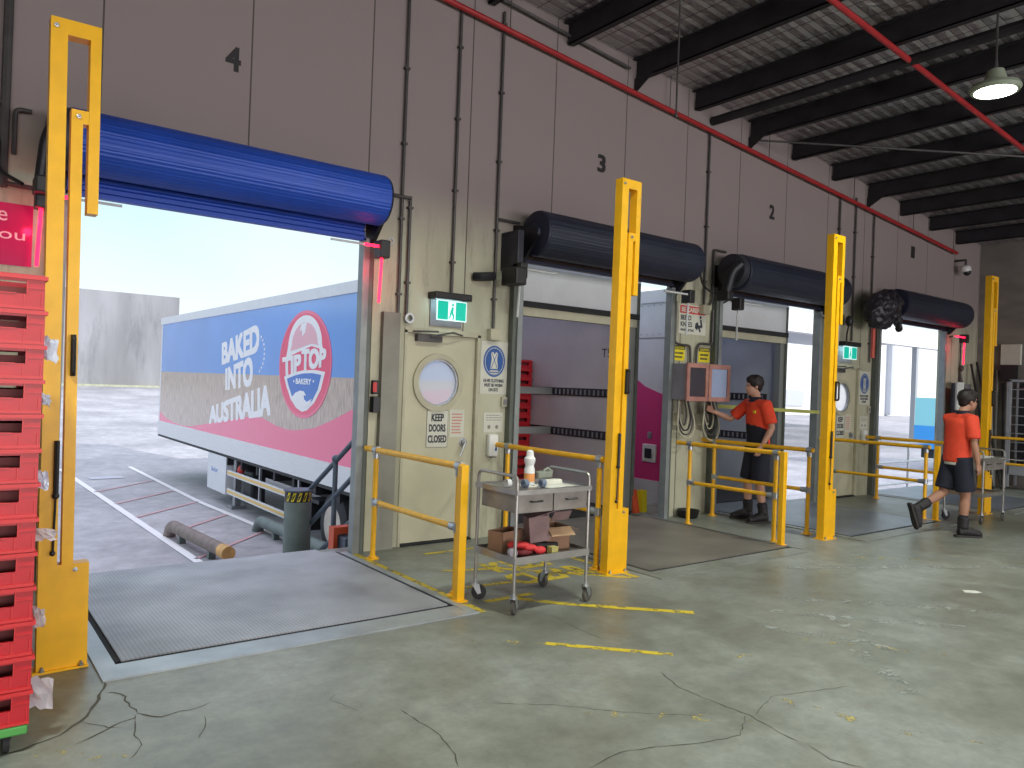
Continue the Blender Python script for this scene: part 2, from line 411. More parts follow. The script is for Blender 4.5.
M['twhite'] = mat('white wrap lettering', (.85, .86, .88), .3)
M['tlogoblue'] = mat('logo blue wrap', (.06, .20, .60), .25)
M['tpale'] = mat('pale pink wrap', (.80, .45, .52), .25)
M['trim_in'] = mat('mauve grey lining', (.62, .56, .57), .55, var=.08, scale=2)
M['trim_in2'] = mat('blue grey lining', (.40, .42, .47), .55, var=.08, scale=2)
m = bpy.data.materials.new('translucent roof sheet'); n, l, p = nodes(m); n.remove(p); M['roofglass'] = m
tr = n.new('ShaderNodeBsdfTranslucent'); tr.inputs[0].default_value = (.8, .82, .88, 1); df = n.new('ShaderNodeBsdfDiffuse'); df.inputs[0].default_value = (.8, .8, .82, 1)
ms = n.new('ShaderNodeMixShader'); ms.inputs[0].default_value = .35; l.new(tr.outputs[0], ms.inputs[1]); l.new(df.outputs[0], ms.inputs[2]); l.new(ms.outputs[0], n['Material Output'].inputs[0])
M['chassis'] = mat('dark chassis', (.035, .037, .042), .6, .3, var=.3)
M['ribdark'] = mat('dark slotted load rail', (.05, .045, .055), .5, .5)
M['bargrey'] = mat('grey load bar', (.30, .31, .30), .45, .5)
M['tyre'] = mat('tyre rubber', (.028, .03, .035), .8, bump=.4, bscale=60)
M['rim'] = mat('cream wheel rim', (.55, .50, .44), .5, var=.15)
M['tread_metal'] = None
M['edgewear'] = mat('steel leveller frame', (.36, .39, .42), .38, .35, var=.22, scale=3)
M['gap'] = mat('dark gap', (.012, .014, .018), .9)
M['crack'] = mat('floor crack', (.075, .07, .055), .95)
M['bollardgrey'] = mat('grey green bollard', (.15, .19, .18), .6, var=.2, scale=5)
M['handrail'] = mat('blue grey handrail steel', (.10, .13, .17), .45, .4, var=.2)
M['orange'] = mat('orange red steel', (.62, .09, .03), .45, var=.1)
M['card'] = mat('brown cardboard', (.30, .17, .105), .8, var=.12, scale=8)
M['cardlight'] = mat('light cardboard', (.42, .27, .16), .8, var=.1, scale=8)
M['cardpink'] = mat('greyed cardboard', (.28, .19, .19), .8, var=.15, scale=10)
M['redcloth'] = mat('red glove fabric', (.58, .03, .035), .7, var=.15)
M['darkred'] = mat('dark maroon fabric', (.14, .015, .02), .8)
M['paper'] = mat('white paper', (.66, .66, .62), .7, var=.04)
M['labelorange'] = mat('orange label', (.80, .33, .10), .6)
M['drabgreen'] = mat('grey green plastic', (.22, .24, .20), .5, var=.2)
M['tape'] = mat('blue grey tape', (.14, .18, .26), .4)
M['skin'] = mat('light skin', (.52, .28, .20), .55, var=.06, scale=12)
M['skin2'] = mat('tan skin', (.40, .20, .13), .55, var=.06, scale=12)
M['hair'] = mat('dark brown hair', (.012, .007, .007), .6, var=.4, scale=40)
M['hivis'] = mat('orange hi vis cloth', (.82, .065, .022), .75, var=.08, scale=14, bump=.5, bscale=14)
M['hivis2'] = mat('orange red hi vis cloth', (.74, .062, .025), .75, var=.10, scale=14, bump=.5, bscale=14)
M['navy'] = mat('navy cloth', (.008, .010, .024), .8, var=.2, scale=14, bump=.5, bscale=14)
M['boot'] = mat('dark work boot leather', (.013, .012, .014), .6, var=.3, scale=20)
M['sole'] = mat('boot sole', (.04, .036, .034), .85)
M['eye'] = mat('dark eye', (.01, .008, .008), .3)
M['rust'] = mat('rust pink cabinet paint', (.36, .17, .145), .6, var=.25, scale=6, dark=(.2, .12, .09), dthr=.6)
M['cabgrey'] = mat('grey cabinet side', (.23, .22, .24), .55, var=.2)
M['plasticwin'] = mat('crumpled blue film window', (.28, .34, .52), .18, bump=1.0, bscale=12, coat=.4)
M['darkwin'] = mat('dark cabinet window', (.05, .045, .06), .2, bump=.8, bscale=10)
M['exitgreen'] = mat('green exit sign face', (.0, .35, .22), .3, emit=(.0, .46, .36), es=.75)
M['exitwhite'] = mat('white exit pictogram', (.8, .95, .95), .3, emit=(.6, .85, .85), es=.8)
M['lampglow'] = mat('lit lamp lens', (1, 1, 1), .3, emit=(.90, 1.0, .90), es=14)
M['lampbody'] = mat('pale green lamp body', (.32, .38, .28), .5)
M['portglass'] = mat('hazy porthole glass', (.85, .9, 1.0), .25, alpha=.38)
M['tarp'] = mat('striped grey strap', (.14, .13, .13), .6)
M['rackwhite'] = mat('pale grey rack steel', (.42, .44, .47), .45, .3)
M['rackdark'] = mat('dark rack back', (.03, .03, .04), .7)
M['pinktray'] = mat('pinkish bundle', (.40, .16, .20), .6)
M['hazard'] = None
M['farwhite'] = mat('white warehouse cladding', (.80, .80, .80), .6)
M['fargrey'] = mat('grey cladding', (.52, .54, .60), .6)
M['fargrass'] = mat('pale dry verge', (.45, .46, .33), .9, var=.2)
M['cyan'] = mat('turquoise tarpaulin', (.30, .72, .78), .5)
M['azure'] = mat('azure tarpaulin', (.05, .36, .85), .5)
M['paintwhite'] = mat('white line paint', (.85, .85, .86), .7)
M['paintpink'] = mat('faded red line paint', (.62, .38, .40), .8)
def worn(name, col, thr):
    m = bpy.data.materials.new(name); n, l, p = nodes(m)
    p.inputs['Base Color'].default_value = (*col, 1); p.inputs['Roughness'].default_value = .55
    g = n.new('ShaderNodeNewGeometry'); a = n.new('ShaderNodeTexNoise'); a.inputs['Scale'].default_value = 9; a.inputs['Detail'].default_value = 9; a.inputs['Roughness'].default_value = .7
    l.new(g.outputs['Position'], a.inputs[0])
    r = n.new('ShaderNodeMapRange'); r.inputs[1].default_value = thr; r.inputs[2].default_value = thr + .08; l.new(a.outputs[0], r.inputs[0])
    l.new(r.outputs[0], p.inputs['Alpha']); return m
M['markyellow'] = worn('worn yellow floor paint', (.62, .47, .03), .40)
M['markfaded'] = worn('very worn yellow floor paint', (.50, .42, .14), .55)
M['markpale'] = worn('scuffed pale floor paint', (.33, .35, .34), .50)
def treadmat(name, col, rough):
    m = bpy.data.materials.new(name); n, l, p = nodes(m)
    g = n.new('ShaderNodeNewGeometry'); mp = n.new('ShaderNodeMapping'); mp.inputs['Rotation'].default_value = (0, 0, radians(45)); mp.inputs['Scale'].default_value = (60, 60, 60)
    l.new(g.outputs['Position'], mp.inputs[0]); ch = n.new('ShaderNodeTexChecker'); ch.inputs['Scale'].default_value = 1; l.new(mp.outputs[0], ch.inputs[0])
    a = n.new('ShaderNodeTexNoise'); a.inputs['Scale'].default_value = 1.6; a.inputs['Detail'].default_value = 6; l.new(g.outputs['Position'], a.inputs[0])
    r = n.new('ShaderNodeValToRGB'); r.color_ramp.elements[0].position = .3; r.color_ramp.elements[1].position = .7
    r.color_ramp.elements[0].color = (*[c * .7 for c in col], 1); r.color_ramp.elements[1].color = (*[c * 1.25 for c in col], 1); l.new(a.outputs[0], r.inputs[0])
    mm = n.new('ShaderNodeMapRange'); mm.inputs[3].default_value = .86; mm.inputs[4].default_value = 1.14; l.new(ch.outputs['Fac'], mm.inputs[0])
    v = n.new('ShaderNodeVectorMath'); v.operation = 'SCALE'; l.new(r.outputs[0], v.inputs[0]); l.new(mm.outputs[0], v.inputs['Scale'])
    l.new(v.outputs[0], p.inputs['Base Color']); p.inputs['Roughness'].default_value = rough; p.inputs['Metallic'].default_value = .25
    b = n.new('ShaderNodeBump'); b.inputs['Strength'].default_value = .25; b.inputs['Distance'].default_value = .002; l.new(ch.outputs['Fac'], b.inputs['Height']); l.new(b.outputs[0], p.inputs['Normal'])
    return m
M['tread'] = treadmat('checkered steel plate', (.32, .33, .36), .5)
M['treadbrown'] = treadmat('worn brown checkered plate', (.20, .185, .16), .5)
M['treadblue'] = treadmat('smoother blue grey plate', (.15, .17, .205), .36)  # bluer and smoother than the other plates

# ---------------------------------------------------------------- setting
RS = -0.083
def roofz(x): return 5.66 + RS * (x - 5.55)          # underside of the roof sheet
XL, XR, YB = -9.0, 16.6, -12.0
OPEN = [(0.75, 3.13), (4.98, 7.36), (8.36, 10.74), (12.59, 14.97)]
CEN = [1.94, 6.17, 9.55, 13.78]
DOORS = [(3.64, 4.5), (11.22, 12.08)]
floor = obj('floor', bbox(XL - .2, XR + .2, YB - .2, 6.70, -1.6, 0), M['floor'], kind='structure')
bm = BM()
ws = sorted([(a, b + .09) for a, b in OPEN] + DOORS)
x = XL
for a, b in ws:
    box(bm, x, a, 6.5, 6.58, 0, 2.94); x = b
box(bm, x, XR, 6.5, 6.58, 0, 2.94)
for a, b in DOORS: box(bm, a, b, 6.5, 6.58, 2.1, 2.94)
prism(bm, WL(6.5), [(XL, 2.94), (XR, 2.94), (XR, roofz(XR) + .05), (XL, roofz(XL) + .05)], -.08, 0)
obj('wall_front', bm, M['wall'], kind='structure')
bm = BM(); prism(bm, XP(XR), [(YB, 0), (6.7, 0), (6.7, roofz(XR) + .05), (YB, roofz(XR) + .05)], 0, .2)
obj('wall_right', bm, M['endwall'], kind='structure')
bm = BM(); prism(bm, XP(XL - .2), [(YB, 0), (6.7, 0), (6.7, roofz(XL) + .05), (YB, roofz(XL) + .05)], 0, .2)
obj('wall_left', bm, M['plainwall'], kind='structure')
BACK = (-4.5, -.3, 3.9, 8.1, 12.3)  # made-up door openings in the unseen back wall, cut for the fill lights
bm = BM(); x = XL
for c_ in BACK: box(bm, x, c_ - 1.7, YB - .2, YB, 0, 3.55); x = c_ + 1.7
box(bm, x, XR, YB - .2, YB, 0, 3.55)
prism(bm, WL(YB), [(XL, 3.55), (XR, 3.55), (XR, roofz(XR) + .05), (XL, roofz(XL) + .05)], 0, .2)
obj('wall_back', bm, M['plainwall'], kind='structure')
bm = BM(); prism(bm, WL(6.95), [(XL - .3, roofz(XL - .3)), (XR + .3, roofz(XR + .3)), (XR + .3, roofz(XR + .3) + .12), (XL - .3, roofz(XL - .3) + .12)], 0, 19.3)
obj('ceiling', bm, M['foil'], kind='structure')

# panel joints, numbers on the wall
for i, (cx, n_) in enumerate(zip(CEN, '4321')):
    bm = BM(); text(bm, WL(6.5), n_, cx - .055 - (.02 if n_ != '1' else -.02), 4.13, cx + .055 - (.02 if n_ != '1' else .01), 4.32, w=0.0005, bold=.07)
    tag(obj('bay_number', bm, M['numblack']), 'black painted number %s on the wall above bay %s' % (n_, n_), 'number')

# purlins
PX = [5.55 + 1.1 * k for k in range(-9, 10)]
PX = [x if x < 8.5 or x > 9.2 else 8.93 for x in PX]
for x in PX:
    z1 = roofz(x) - .005; z0 = z1 - .23
    bm = BM(); box(bm, x - .006, x + .006, YB + .02, 6.47, z0, z1); box(bm, x - .075, x + .006, YB + .02, 6.47, z1 - .012, z1 - .001)
    box(bm, x - .006, x + .075, YB + .02, 6.47, z0, z0 + .012); box(bm, x + .063, x + .075, YB + .02, 6.47, z0, z0 + .03)
    tag(obj('roof_purlin', bm, M['purlin']), 'dark steel purlin running under the silver foil roof', 'beam', 'roof purlins')
bm = BM(); x = 8.12; z1 = roofz(x) - .26; tube(bm, [(x, YB + .02, z1), (x, 6.48, z1)], .06, 8)
tag(obj('roof_strut', bm, M['purlin'], smooth=True), 'dark round strut hung below the purlins near the bay 3 downpipe', 'beam')
bm = BM(); tube(bm, [(8.95, 6.45, 5.12), (11.0, 3.7, 4.72), (13.5, .35, 4.55)], .014, 6)
tag(obj('brace_rod', bm, M['conduit'], smooth=True), 'thin dark bracing rod crossing beneath the roof purlins', 'rod')
for x in (6.65, 8.93, 12.15):
    z = roofz(x) - .24; bm = BM(); prism(bm, XP(x - .01), [(6.5, z + .02), (6.5, z - .16), (6.2, z + .02)], 0, .02)
    tag(obj('gusset_plate', bm, M['purlin']), {6.65: 'triangular gusset under a purlin on the wall above bay 3', 8.93: 'triangular gusset under a purlin on the wall above bay 2', 12.15: 'triangular gusset under a purlin between bays 2 and 1'}[x], 'bracket')

# red sprinkler pipes
def redpipe(y, x0, x1, z0, label, clips):
    zz = lambda x: z0 + RS * (x - x0)
    t = thing('sprinkler_pipe', label, 'pipe', ((x0 + x1) / 2, y, zz((x0 + x1) / 2)), 'red sprinkler pipes')
    bm = BM(); tube(bm, [(x0, y, zz(x0)), (x1, y, zz(x1))], .03, 12); obj('pipe', bm, M['redpipe'], t, True)
    for x in clips:
        bm = BM(); tube(bm, [(x, y, zz(x)), (x, y, roofz(x) - .01)], .006, 6)
        obj('hanger', bm, M['conduit'], t)
redpipe(6.42, 2.0, 15.35, 5.36 + .083 * 1.93, 'red sprinkler pipe sloping along the wall above the bay numbers', (4.7, 7.2, 9.3, 11.6, 13.6, 15.2))
redpipe(3.92, 3.0, 16.4, 5.3 + .083 * 3.55, 'red sprinkler pipe hung under the roof in front of the lamp', (5, 9, 13))

# added fill lights in the unseen back wall, brightening the upper front wall
for x in BACK:
    ld = bpy.data.lights.new('back_wall_fill', 'AREA'); ld.shape = 'RECTANGLE'; ld.size = 3.3; ld.size_y = 3.4; ld.energy = 300; ld.color = (1, .93, .94)
    lo = bpy.data.objects.new('back_wall_fill', ld); C.objects.link(lo); lo.location = (x, YB - .05, 1.8); lo.rotation_euler = (radians(90), 0, 0)
# high bay lamps
def highbay(x, y, z, label, power):
    t = thing('high_bay_lamp', label, 'lamp', (x, y, z), 'high bay lamps')
    bm = BM(); lathe(bm, (x, y, z), (0, 0, 1), [(0, .20), (.03, .215), (.06, .20), (.10, .10), (.2, .07), (.22, .02)], 28); obj('housing', bm, M['lampbody'], t, True)
    bm = BM(); lathe(bm, (x, y, z - .004), (0, 0, 1), [(0, .17), (.02, .18), (.03, .175)], 28); obj('lens', bm, M['lampglow'], t, True)
    bm = BM(); tube(bm, [(x, y, z + .2), (x, y, roofz(x) - .02)], .01, 6); tube(bm, [(x - .04, y, z + .2), (x, y, z + .34), (x + .04, y, z + .2)], .008, 6); obj('hook_and_cord', bm, M['conduit'], t)
    ld = bpy.data.lights.new('high_bay_light', 'AREA'); ld.shape = 'DISK'; ld.size = .34; ld.energy = power; ld.color = (.95, 1.0, .86); ld.spread = radians(150)
    lo = bpy.data.objects.new('high_bay_light', ld); C.objects.link(lo); lo.parent = t; lo.location = (0, 0, -.02)
highbay(7.8, 2.98, 4.5, 'round high bay lamp glowing under the roof, right of the second red pipe', 95)
for k, (x, y) in enumerate([(-.6, 1.6), (3.6, -2.5), (11.5, -2.5), (15.2, 1.8), (-5, -4), (3.6, 3.0)]):
    highbay(x, y, 4.6, ['round high bay lamp over the crate stack end of the hall', 'round high bay lamp behind the viewpoint', 'round high bay lamp deep in the hall towards bay 1', 'round high bay lamp near the end wall', 'round high bay lamp in the far left of the hall', 'round high bay lamp above the personnel door walkway'][k], (120, 80, 90, 80, 110, 75)[k])

# ---------------------------------------------------------------- bays: frames, rollers, levellers
def bay(i):
    a, b = OPEN[i]; cx = CEN[i]; num = '4321'[i]
    # guide channels left and right of the opening
    for s, x in ((-1, a), (1, b)):
        side = 'left' if s < 0 else 'right'
        t = thing('door_guide', 'steel roller door guide and jamb on the %s side of bay %s' % (side, num), 'door frame', (x, 6.45, 0), 'roller door guides')
        bm = BM(); xa, xb = sorted((x - s * .012, x + s * .05)); box(bm, xa, xb, 6.40, 6.499, 0, 2.9); obj('channel', bm, M['framelight'], t)
        bm = BM(); xa, xb = sorted((x + s * .052, x + s * .10)); box(bm, xa, xb, 6.42, 6.499, 0, 3.0); obj('jamb_angle', bm, M['frame'], t)
    # rolled curtain
    rc = M['rollblue'] if i == 0 else M['rollnavy']
    zc, R, hl = (3.205, .22, 1.21) if i == 0 else (3.185, .235, 1.21)
    yc = 6.17
    t = thing('roller_door', 'blue roller door rolled up on its drum above bay 4' if i == 0 else 'dark navy roller door rolled up on its drum above bay %s' % num, 'roller door', (cx, yc, zc), 'roller doors')
    n = 144; ribs = [1 + .012 * (1 if (k % 6) in (0, 1) else 0) + .008 * ((k % 6) == 3) for k in range(n)]
    bm = BM(); lathe(bm, (cx - hl, yc, zc), (1, 0, 0), [(0, R), (.001, R), (2 * hl, R)], n, ribs); obj('rolled_curtain', bm, rc, t, True, ang=12)
    for s in (-1, 1):
        bm = BM(); lathe(bm, (cx + s * (hl + .002), yc, zc), (s, 0, 0), [(0, R * 1.0), (.02, R * .97), (.03, R * .85), (.032, .1), (.06, .09)], 36); obj('drum_end', bm, M['rollend'], t, True)
        bm = BM()
        xx = cx + s * (hl + .05)
        prism(bm, XP(xx), [(yc - .05, zc + .04), (yc - .10, zc - .05), (yc - .02, zc - .12), (6.36, zc - .33), (6.49, zc - .36), (6.49, zc + .12), (6.36, zc + .10)], -.02, .02)
        obj('end_bracket', bm, M['blacksteel'], t)
    # hanging slats
    zb = 2.86 if i == 0 else 2.9
    bm = BM(); y0 = 6.43; z = zb + .05; pts = []
    ztop = zc - .02
    k = 0; prof = []
    while z < ztop:
        prof += [(y0, z), (y0 - .016, z + .012), (y0 - .016, z + .045), (y0, z + .06)]; z += .075
    poly = prof + [(y0 + .012, ztop), (y0 + .012, zb + .05)]
    prism(bm, XP(cx), poly, -1.19, 1.19); obj('hanging_slats', bm, rc if i == 0 else M['rollrust'], t)
    obj('bottom_bar', bbox(cx - 1.2, cx + 1.2, y0 - .03, y0 + .03, zb + .015, zb + .05), M['rollend'] if i else rc, t)
    # dock leveller
    tm = [M['tread'], M['treadbrown'], M['treadblue'], M['treadblue']][i]
    t = thing('dock_leveller', ['bright checkered steel dock leveller plate in front of open bay 4', 'brownish checkered dock leveller plate in front of bay 3', 'grey checkered dock leveller plate beneath the man at bay 2', 'blue grey checkered dock leveller plate at bay 1 behind the walking man'][i], 'dock leveller', (cx, 5.4, .0), 'dock levellers')
    obj('deck_plate', bbox(cx - 1.06, cx + 1.06, 4.60, 6.56, -.002, .012), tm, t)
    obj('lip_plate', bbox(cx - .95, cx + .95, 6.56, 6.92 if i in (1, 2) else 6.70, -.004, .010), tm, t)
    bm = BM(); box(bm, cx - 1.19, cx - 1.095, 4.34, 6.5, .0, .010); box(bm, cx + 1.095, cx + 1.16, 4.34, 6.5, .0, .010); box(bm, cx - 1.095, cx + 1.095, 4.34, 4.42, .0, .010); box(bm, cx - 1.095, cx + 1.095, 4.42, 4.565, .0, .006)
    obj('frame_edge', bm, M['edgewear'] if i == 0 else M['floor'], t)
    bm = BM(); box(bm, cx - 1.095, cx - 1.06, 4.575, 6.55, .0005, .003); box(bm, cx + 1.06, cx + 1.095, 4.575, 6.55, .0005, .003); box(bm, cx - 1.095, cx + 1.095, 4.565, 4.60, .0005, .003)
    obj('edge_gap', bm, M['gap'], t)
for i in range(4): bay(i)

# grey pilasters beside the right jamb of bay 4 and cream trim strips
tag(obj('steel_column_casing', bbox(3.37, 3.55, 6.44, 6.5, 0, 2.25), M['pilaster']), 'bare grey casing strip on the wall between bay 4 and the cream door', 'column casing')
tag(obj('cream_conduit_cover', bbox(3.255, 3.325, 6.455, 6.5, 0, 2.8), M['creamtrim']), 'narrow stained cream cover strip right of the bay 4 jamb', 'cover strip')
bm = bbox(3.27, 3.325, 6.40, 6.455, 1.47, 1.60, .004)
t = thing('switch_box', 'dark isolator box on the strip right of the bay 4 jamb', 'switch', (3.3, 6.43, 1.38))
obj('housing', bm, M['motor'], t); obj('lower_box', bbox(3.26, 3.33, 6.37, 6.455, 1.30, 1.45, .006), M['black'], t); obj('warning_patch', bbox(3.262, 3.30, 6.392, 6.40, 1.49, 1.58), M['signred'], t)
# signal rods -----------------------------------------------------
def signal(x, s, lit, label):
    """s=-1: rods reach to the left; s=+1 to the right"""
    t = thing('signal_light', label, 'signal light', (x, 6.22, 2.86), 'bay signal lights')
    obj('housing', bbox(x - .04, x + .055, 6.14, 6.28, 2.70, 2.86, .01), M['black'], t)
    bm = BM(); tube(bm, [(x + .03, 6.27, 2.8), (x + .08, 6.4, 2.86), (x + .08, 6.5, 2.82)], .012, 6); obj('arm', bm, M['blacksteel'], t)
    m = M['ledred'] if lit else M['ledclear']
    bm = BM(); tube(bm, [(x, 6.2, 2.70), (x - .015, 6.2, 2.30)], .013, 8); obj('vertical_rod', bm, m, t, True)
    L = (.40 if x > 15 else .14) if lit else .42
    bm = BM(); tube(bm, [(x + s * .045, 6.18, 2.80), (x + s * (.045 + L), 6.18, 2.80)], .013, 8); obj('horizontal_rod', bm, m, t, True)
    if lit:
        bm = BM(); tube(bm, [(x + s * (.045 + L), 6.18, 2.80), (x + s * .5, 6.18, 2.80)], .010, 8); obj('rod_tip', bm, M['ledclear'], t, True)
        ld = bpy.data.lights.new('signal_glow', 'POINT'); ld.energy = 1.6; ld.color = (1, .02, .07); ld.shadow_soft_size = .03
        lo = bpy.data.objects.new('signal_glow', ld); C.objects.link(lo); lo.parent = t; lo.location = (-.03, .0, -.25)
signal(3.20, -1, True, 'red lit signal rods on a black box at the right of bay 4')
signal(0.575, 1, True, 'red lit signal rods behind the yellow post at the left of bay 4')
signal(7.42, -1, False, 'unlit clear signal rods on a black box at the right of bay 3')
signal(4.78, 1, False, 'unlit clear signal rods at the left of bay 3')
signal(8.42, 1, False, 'unlit clear signal rods at the left of bay 2')
signal(10.9, -1, False, 'unlit clear signal rods at the right of bay 2 behind the yellow post')
signal(15.27, -1, True, 'red lit signal rods at the right of bay 1')

# motor units at the left drum ends
def motor(x, label, k=1.0):
    t = thing('roller_motor', label, 'motor', (x, 6.2, 3.0), 'roller door motors')
    bm = BM()
    lathe(bm, (x - .08, 6.14, 3.19), (1, 0, 0), [(0, .12), (.02, .21), (.12, .22), (.15, .20), (.16, .1)], 28); obj('chain_guard', bm, M['motor'], t, True)
    bm = BM(); tube(bm, bend([(x - .05, 6.0, 3.25), (x - .16 * k, 6.05, 3.15), (x - .2 * k, 6.1, 2.85)], .1), .065 * k, 12); obj('motor_body', bm, M['blacksteel'], t, True)
    obj('gearbox', bbox(x - .2 * k - .06 * k, x - .2 * k + .06, 6.02, 6.2, 2.78, 2.9, .015), M['black'], t)
    bm = BM(); tube(bm, bend([(x - .2, 6.2, 2.85), (x - .34, 6.35, 2.95), (x - .32, 6.47, 3.3)], .1), .014, 8); obj('cable', bm, M['black'], t, True)
motor(.66, 'dark roller motor behind the yellow post at the left of bay 4', .55)
motor(8.22, 'dark curved roller motor at the left end of the bay 2 drum')
t = thing('door_winder', 'dark end bracket and gearbox at the left of the bay 3 drum', 'winder', (4.75, 6.25, 3.0))
obj('mount_plate', bbox(4.74, 4.82, 6.2, 6.5, 2.80, 3.2, .01), M['motor'], t)
obj('gearbox', bbox(4.64, 4.78, 6.08, 6.34, 2.62, 2.8, .015), M['black'], t)
bm = BM(); tube(bm, bend([(4.60, 6.4, 2.72), (4.45, 6.42, 2.7), (4.40, 6.48, 2.7)], .03), .045, 8); obj('side_motor', bm, M['blacksteel'], t, True)
# wrapped motor at bay 1
bm = BM()
for c in ((12.02, 6.08, 3.12, .30, .20, .24), (11.86, 6.1, 3.0, .26, .2, .28), (12.2, 6.12, 3.08, .2, .24, .26), (11.98, 6.1, 2.85, .22, .16, .15), (12.33, 6.0, 2.82, .06, .07, .12)): blob(bm, c[:3], *c[3:])
o = obj('wrapped_motor', bm, M['bagblack'])
rm = o.modifiers.new('r', 'REMESH'); rm.mode = 'VOXEL'; rm.voxel_size = .018; rm.use_smooth_shade = True
tx = bpy.data.textures.new('folds', 'CLOUDS'); tx.noise_scale = .12; tx.noise_depth = 3
dm = o.modifiers.new('d', 'DISPLACE'); dm.texture = tx; dm.strength = .13; dm.mid_level = .5; dm.texture_coords = 'LOCAL'
tag(o, 'motor wrapped in black plastic at the left end of the bay 1 drum', 'motor')

# ---------------------------------------------------------------- barrier posts
def barrier_post():
    """local coords, left front corner of base at origin"""
    t = thing('barrier_post', '', 'barrier post', (0, 0, 0), 'yellow lift gate posts')
    P = WL(0)
    w, d = .235, .085
    bm = BM()
    prism(bm, P, [(0, 0), (w, 0), (w, .56), (.085, .56), (.085, 1.0), (0, 1.0)], -d, 0)
    obj('base_casing', bm, M['yellow'], t)
    bm = BM(); box(bm, -.02, w + .005, -.02, d + .02, 0, .012); 
    obj('foot_plate', bm, M['yellow'], t)
    for x in (.025, w - .03):
        bm = BM(); lathe(bm, (x, -.013, .012), (0, 0, 1), [(0, .012), (.012, .012), (.013, .006), (.025, .006)], 8); obj('anchor_bolt', bm, M['galv'], t)
    bm = BM()
    prism(bm, P, [(.004, 1.0), (.082, 1.0), (.082, 3.35), (.188, 3.35), (.188, 2.43), (.240, 2.43), (.240, 3.43), (.004, 3.43)], -d, 0)
    prism(bm, P, [(.02, .99), (.082, .99), (.082, .565), (.02, .565)], -d + .003, -.003)
    obj('outer_arm', bm, M['yellow'], t)
    bm = BM()
    prism(bm, P, [(.106, .56), (.160, .56), (.160, 2.90), (.187, 2.90), (.187, 2.97), (.106, 2.97)], -d + .008, -.001)
    obj('inner_arm', bm, M['yellow'], t)
    bm = BM(); tube(bm, [(.072, -.018, 1.22), (.070, -.018, .93)], .013, 8); tube(bm, [(.070, -.018, .95), (.062, -.018, .64)], .006, 8)
    blob(bm, (.061, -.018, .63), .014, .014, .016); blob(bm, (.07, -.015, .93), .018, .02, .018)
    obj('gas_strut', bm, M['black'], t, True)
    bm = BM(); tube(bm, bend([(.135, -.001, 1.77), (.135, -.045, 1.77), (.135, -.045, 1.57), (.135, -.001, 1.57)], .02), .011, 8); box(bm, .125, .15, -.012, 0, 1.56, 1.78); obj('pull_handle', bm, M['black'], t, True)
    for (u, v) in ((.17, .53), (.03, 3.385), (.14, 2.935)):
        bm = BM(); lathe(bm, (u, .0, v), (0, -1, 0), [(0, .012), (.008, .012), (.009, .007), (.02, .006)], 8); obj('pivot_bolt', bm, M['galv'], t)
    return t
P0 = barrier_post()
PL = [((.485, 4.63, 0), 'yellow lift gate post at bay 4 beside the red crate stack', -.014), ((4.68, 4.69, 0), 'yellow lift gate post at bay 3 right behind the trolley', .004), ((7.98, 4.63, 0), 'yellow lift gate post between bays 2 and 1, right of the man at the cabinet', .0), ((12.05, 4.55, 0), 'yellow lift gate post at bay 1 behind the walking man', -.004)]
for k, (l_, lab, lean) in enumerate(PL):
    p = P0 if k == 0 else dup(P0)
    p.location = l_; p.rotation_euler.y = lean; p['label'] = words(lab)

# ---------------------------------------------------------------- railings (run from the wall to the posts) and bollards
def railing():
    """local: runs along -y from y=0 (wall end) to y=-1.35"""
    t = thing('safety_railing', '', 'railing', (0, 0, 0), 'yellow tube railings')
    for y in (0, -1.35):
        bm = BM(); tube(bm, [(0, y, .008), (0, y, .90)], .024, 12); obj('post', bm, M['railyellow'], t, True)
        bm = BM(); lathe(bm, (0, y, 0), (0, 0, 1), [(0, .06), (.008, .06), (.009, .036), (.03, .034)], 16); obj('base_flange', bm, M['railyellow'], t)
        bm = BM(); lathe(bm, (0, y, .90), (0, 0, 1), [(0, .031), (.05, .031), (.06, .02), (.075, .015)], 12); tube(bm, [(0, y - .032, .975), (0, y + .032, .975)], .034, 12)
        obj('clamp_fitting', bm, M['galv'], t, True); bm = BM()
        lathe(bm, (0, y, .475), (0, 0, 1), [(0, .031), (.07, .031)], 12); tube(bm, [(0, y + (-.02 if y == 0 else .02), .51), (0, y + (-.09 if y == 0 else .09), .51)], .031, 12)
        obj('clamp_fitting', bm, M['galv'], t, True)
    bm = BM(); tube(bm, [(0, .20, .975), (0, -1.40, .975)], .026, 14); obj('top_rail', bm, M['railyellow'], t, True)
    bm = BM(); tube(bm, [(0, -.02, .51), (0, -1.33, .51)], .023, 14); obj('middle_rail', bm, M['railyellow'], t, True)
    return t
R0 = railing()
RL = [((3.2, 6.16, 0), 'yellow tube railing between bay 4 and the cream door', 0), ((4.74, 6.24, 0), 'yellow tube railing behind the trolley at the left of bay 3', 0), ((7.33, 6.01, 0), 'yellow tube railing at the right of bay 3 nearest the cabinet', 0), ((8.17, 6.30, 0), 'yellow tube railing at the left of bay 2 in front of the man', 0), ((10.72, 6.13, 0), 'worn yellow tube railing at the right of bay 2', 1), ((12.2, 6.19, 0), 'worn yellow tube railing at the left of bay 1', 1), ((15.6, 6.0, 0), 'yellow tube railing in front of the rack at the right of bay 1', 0)]
for k, (l_, lab, wn) in enumerate(RL):
    p = R0 if k == 0 else dup(R0); p.location = l_; p['label'] = words(lab)
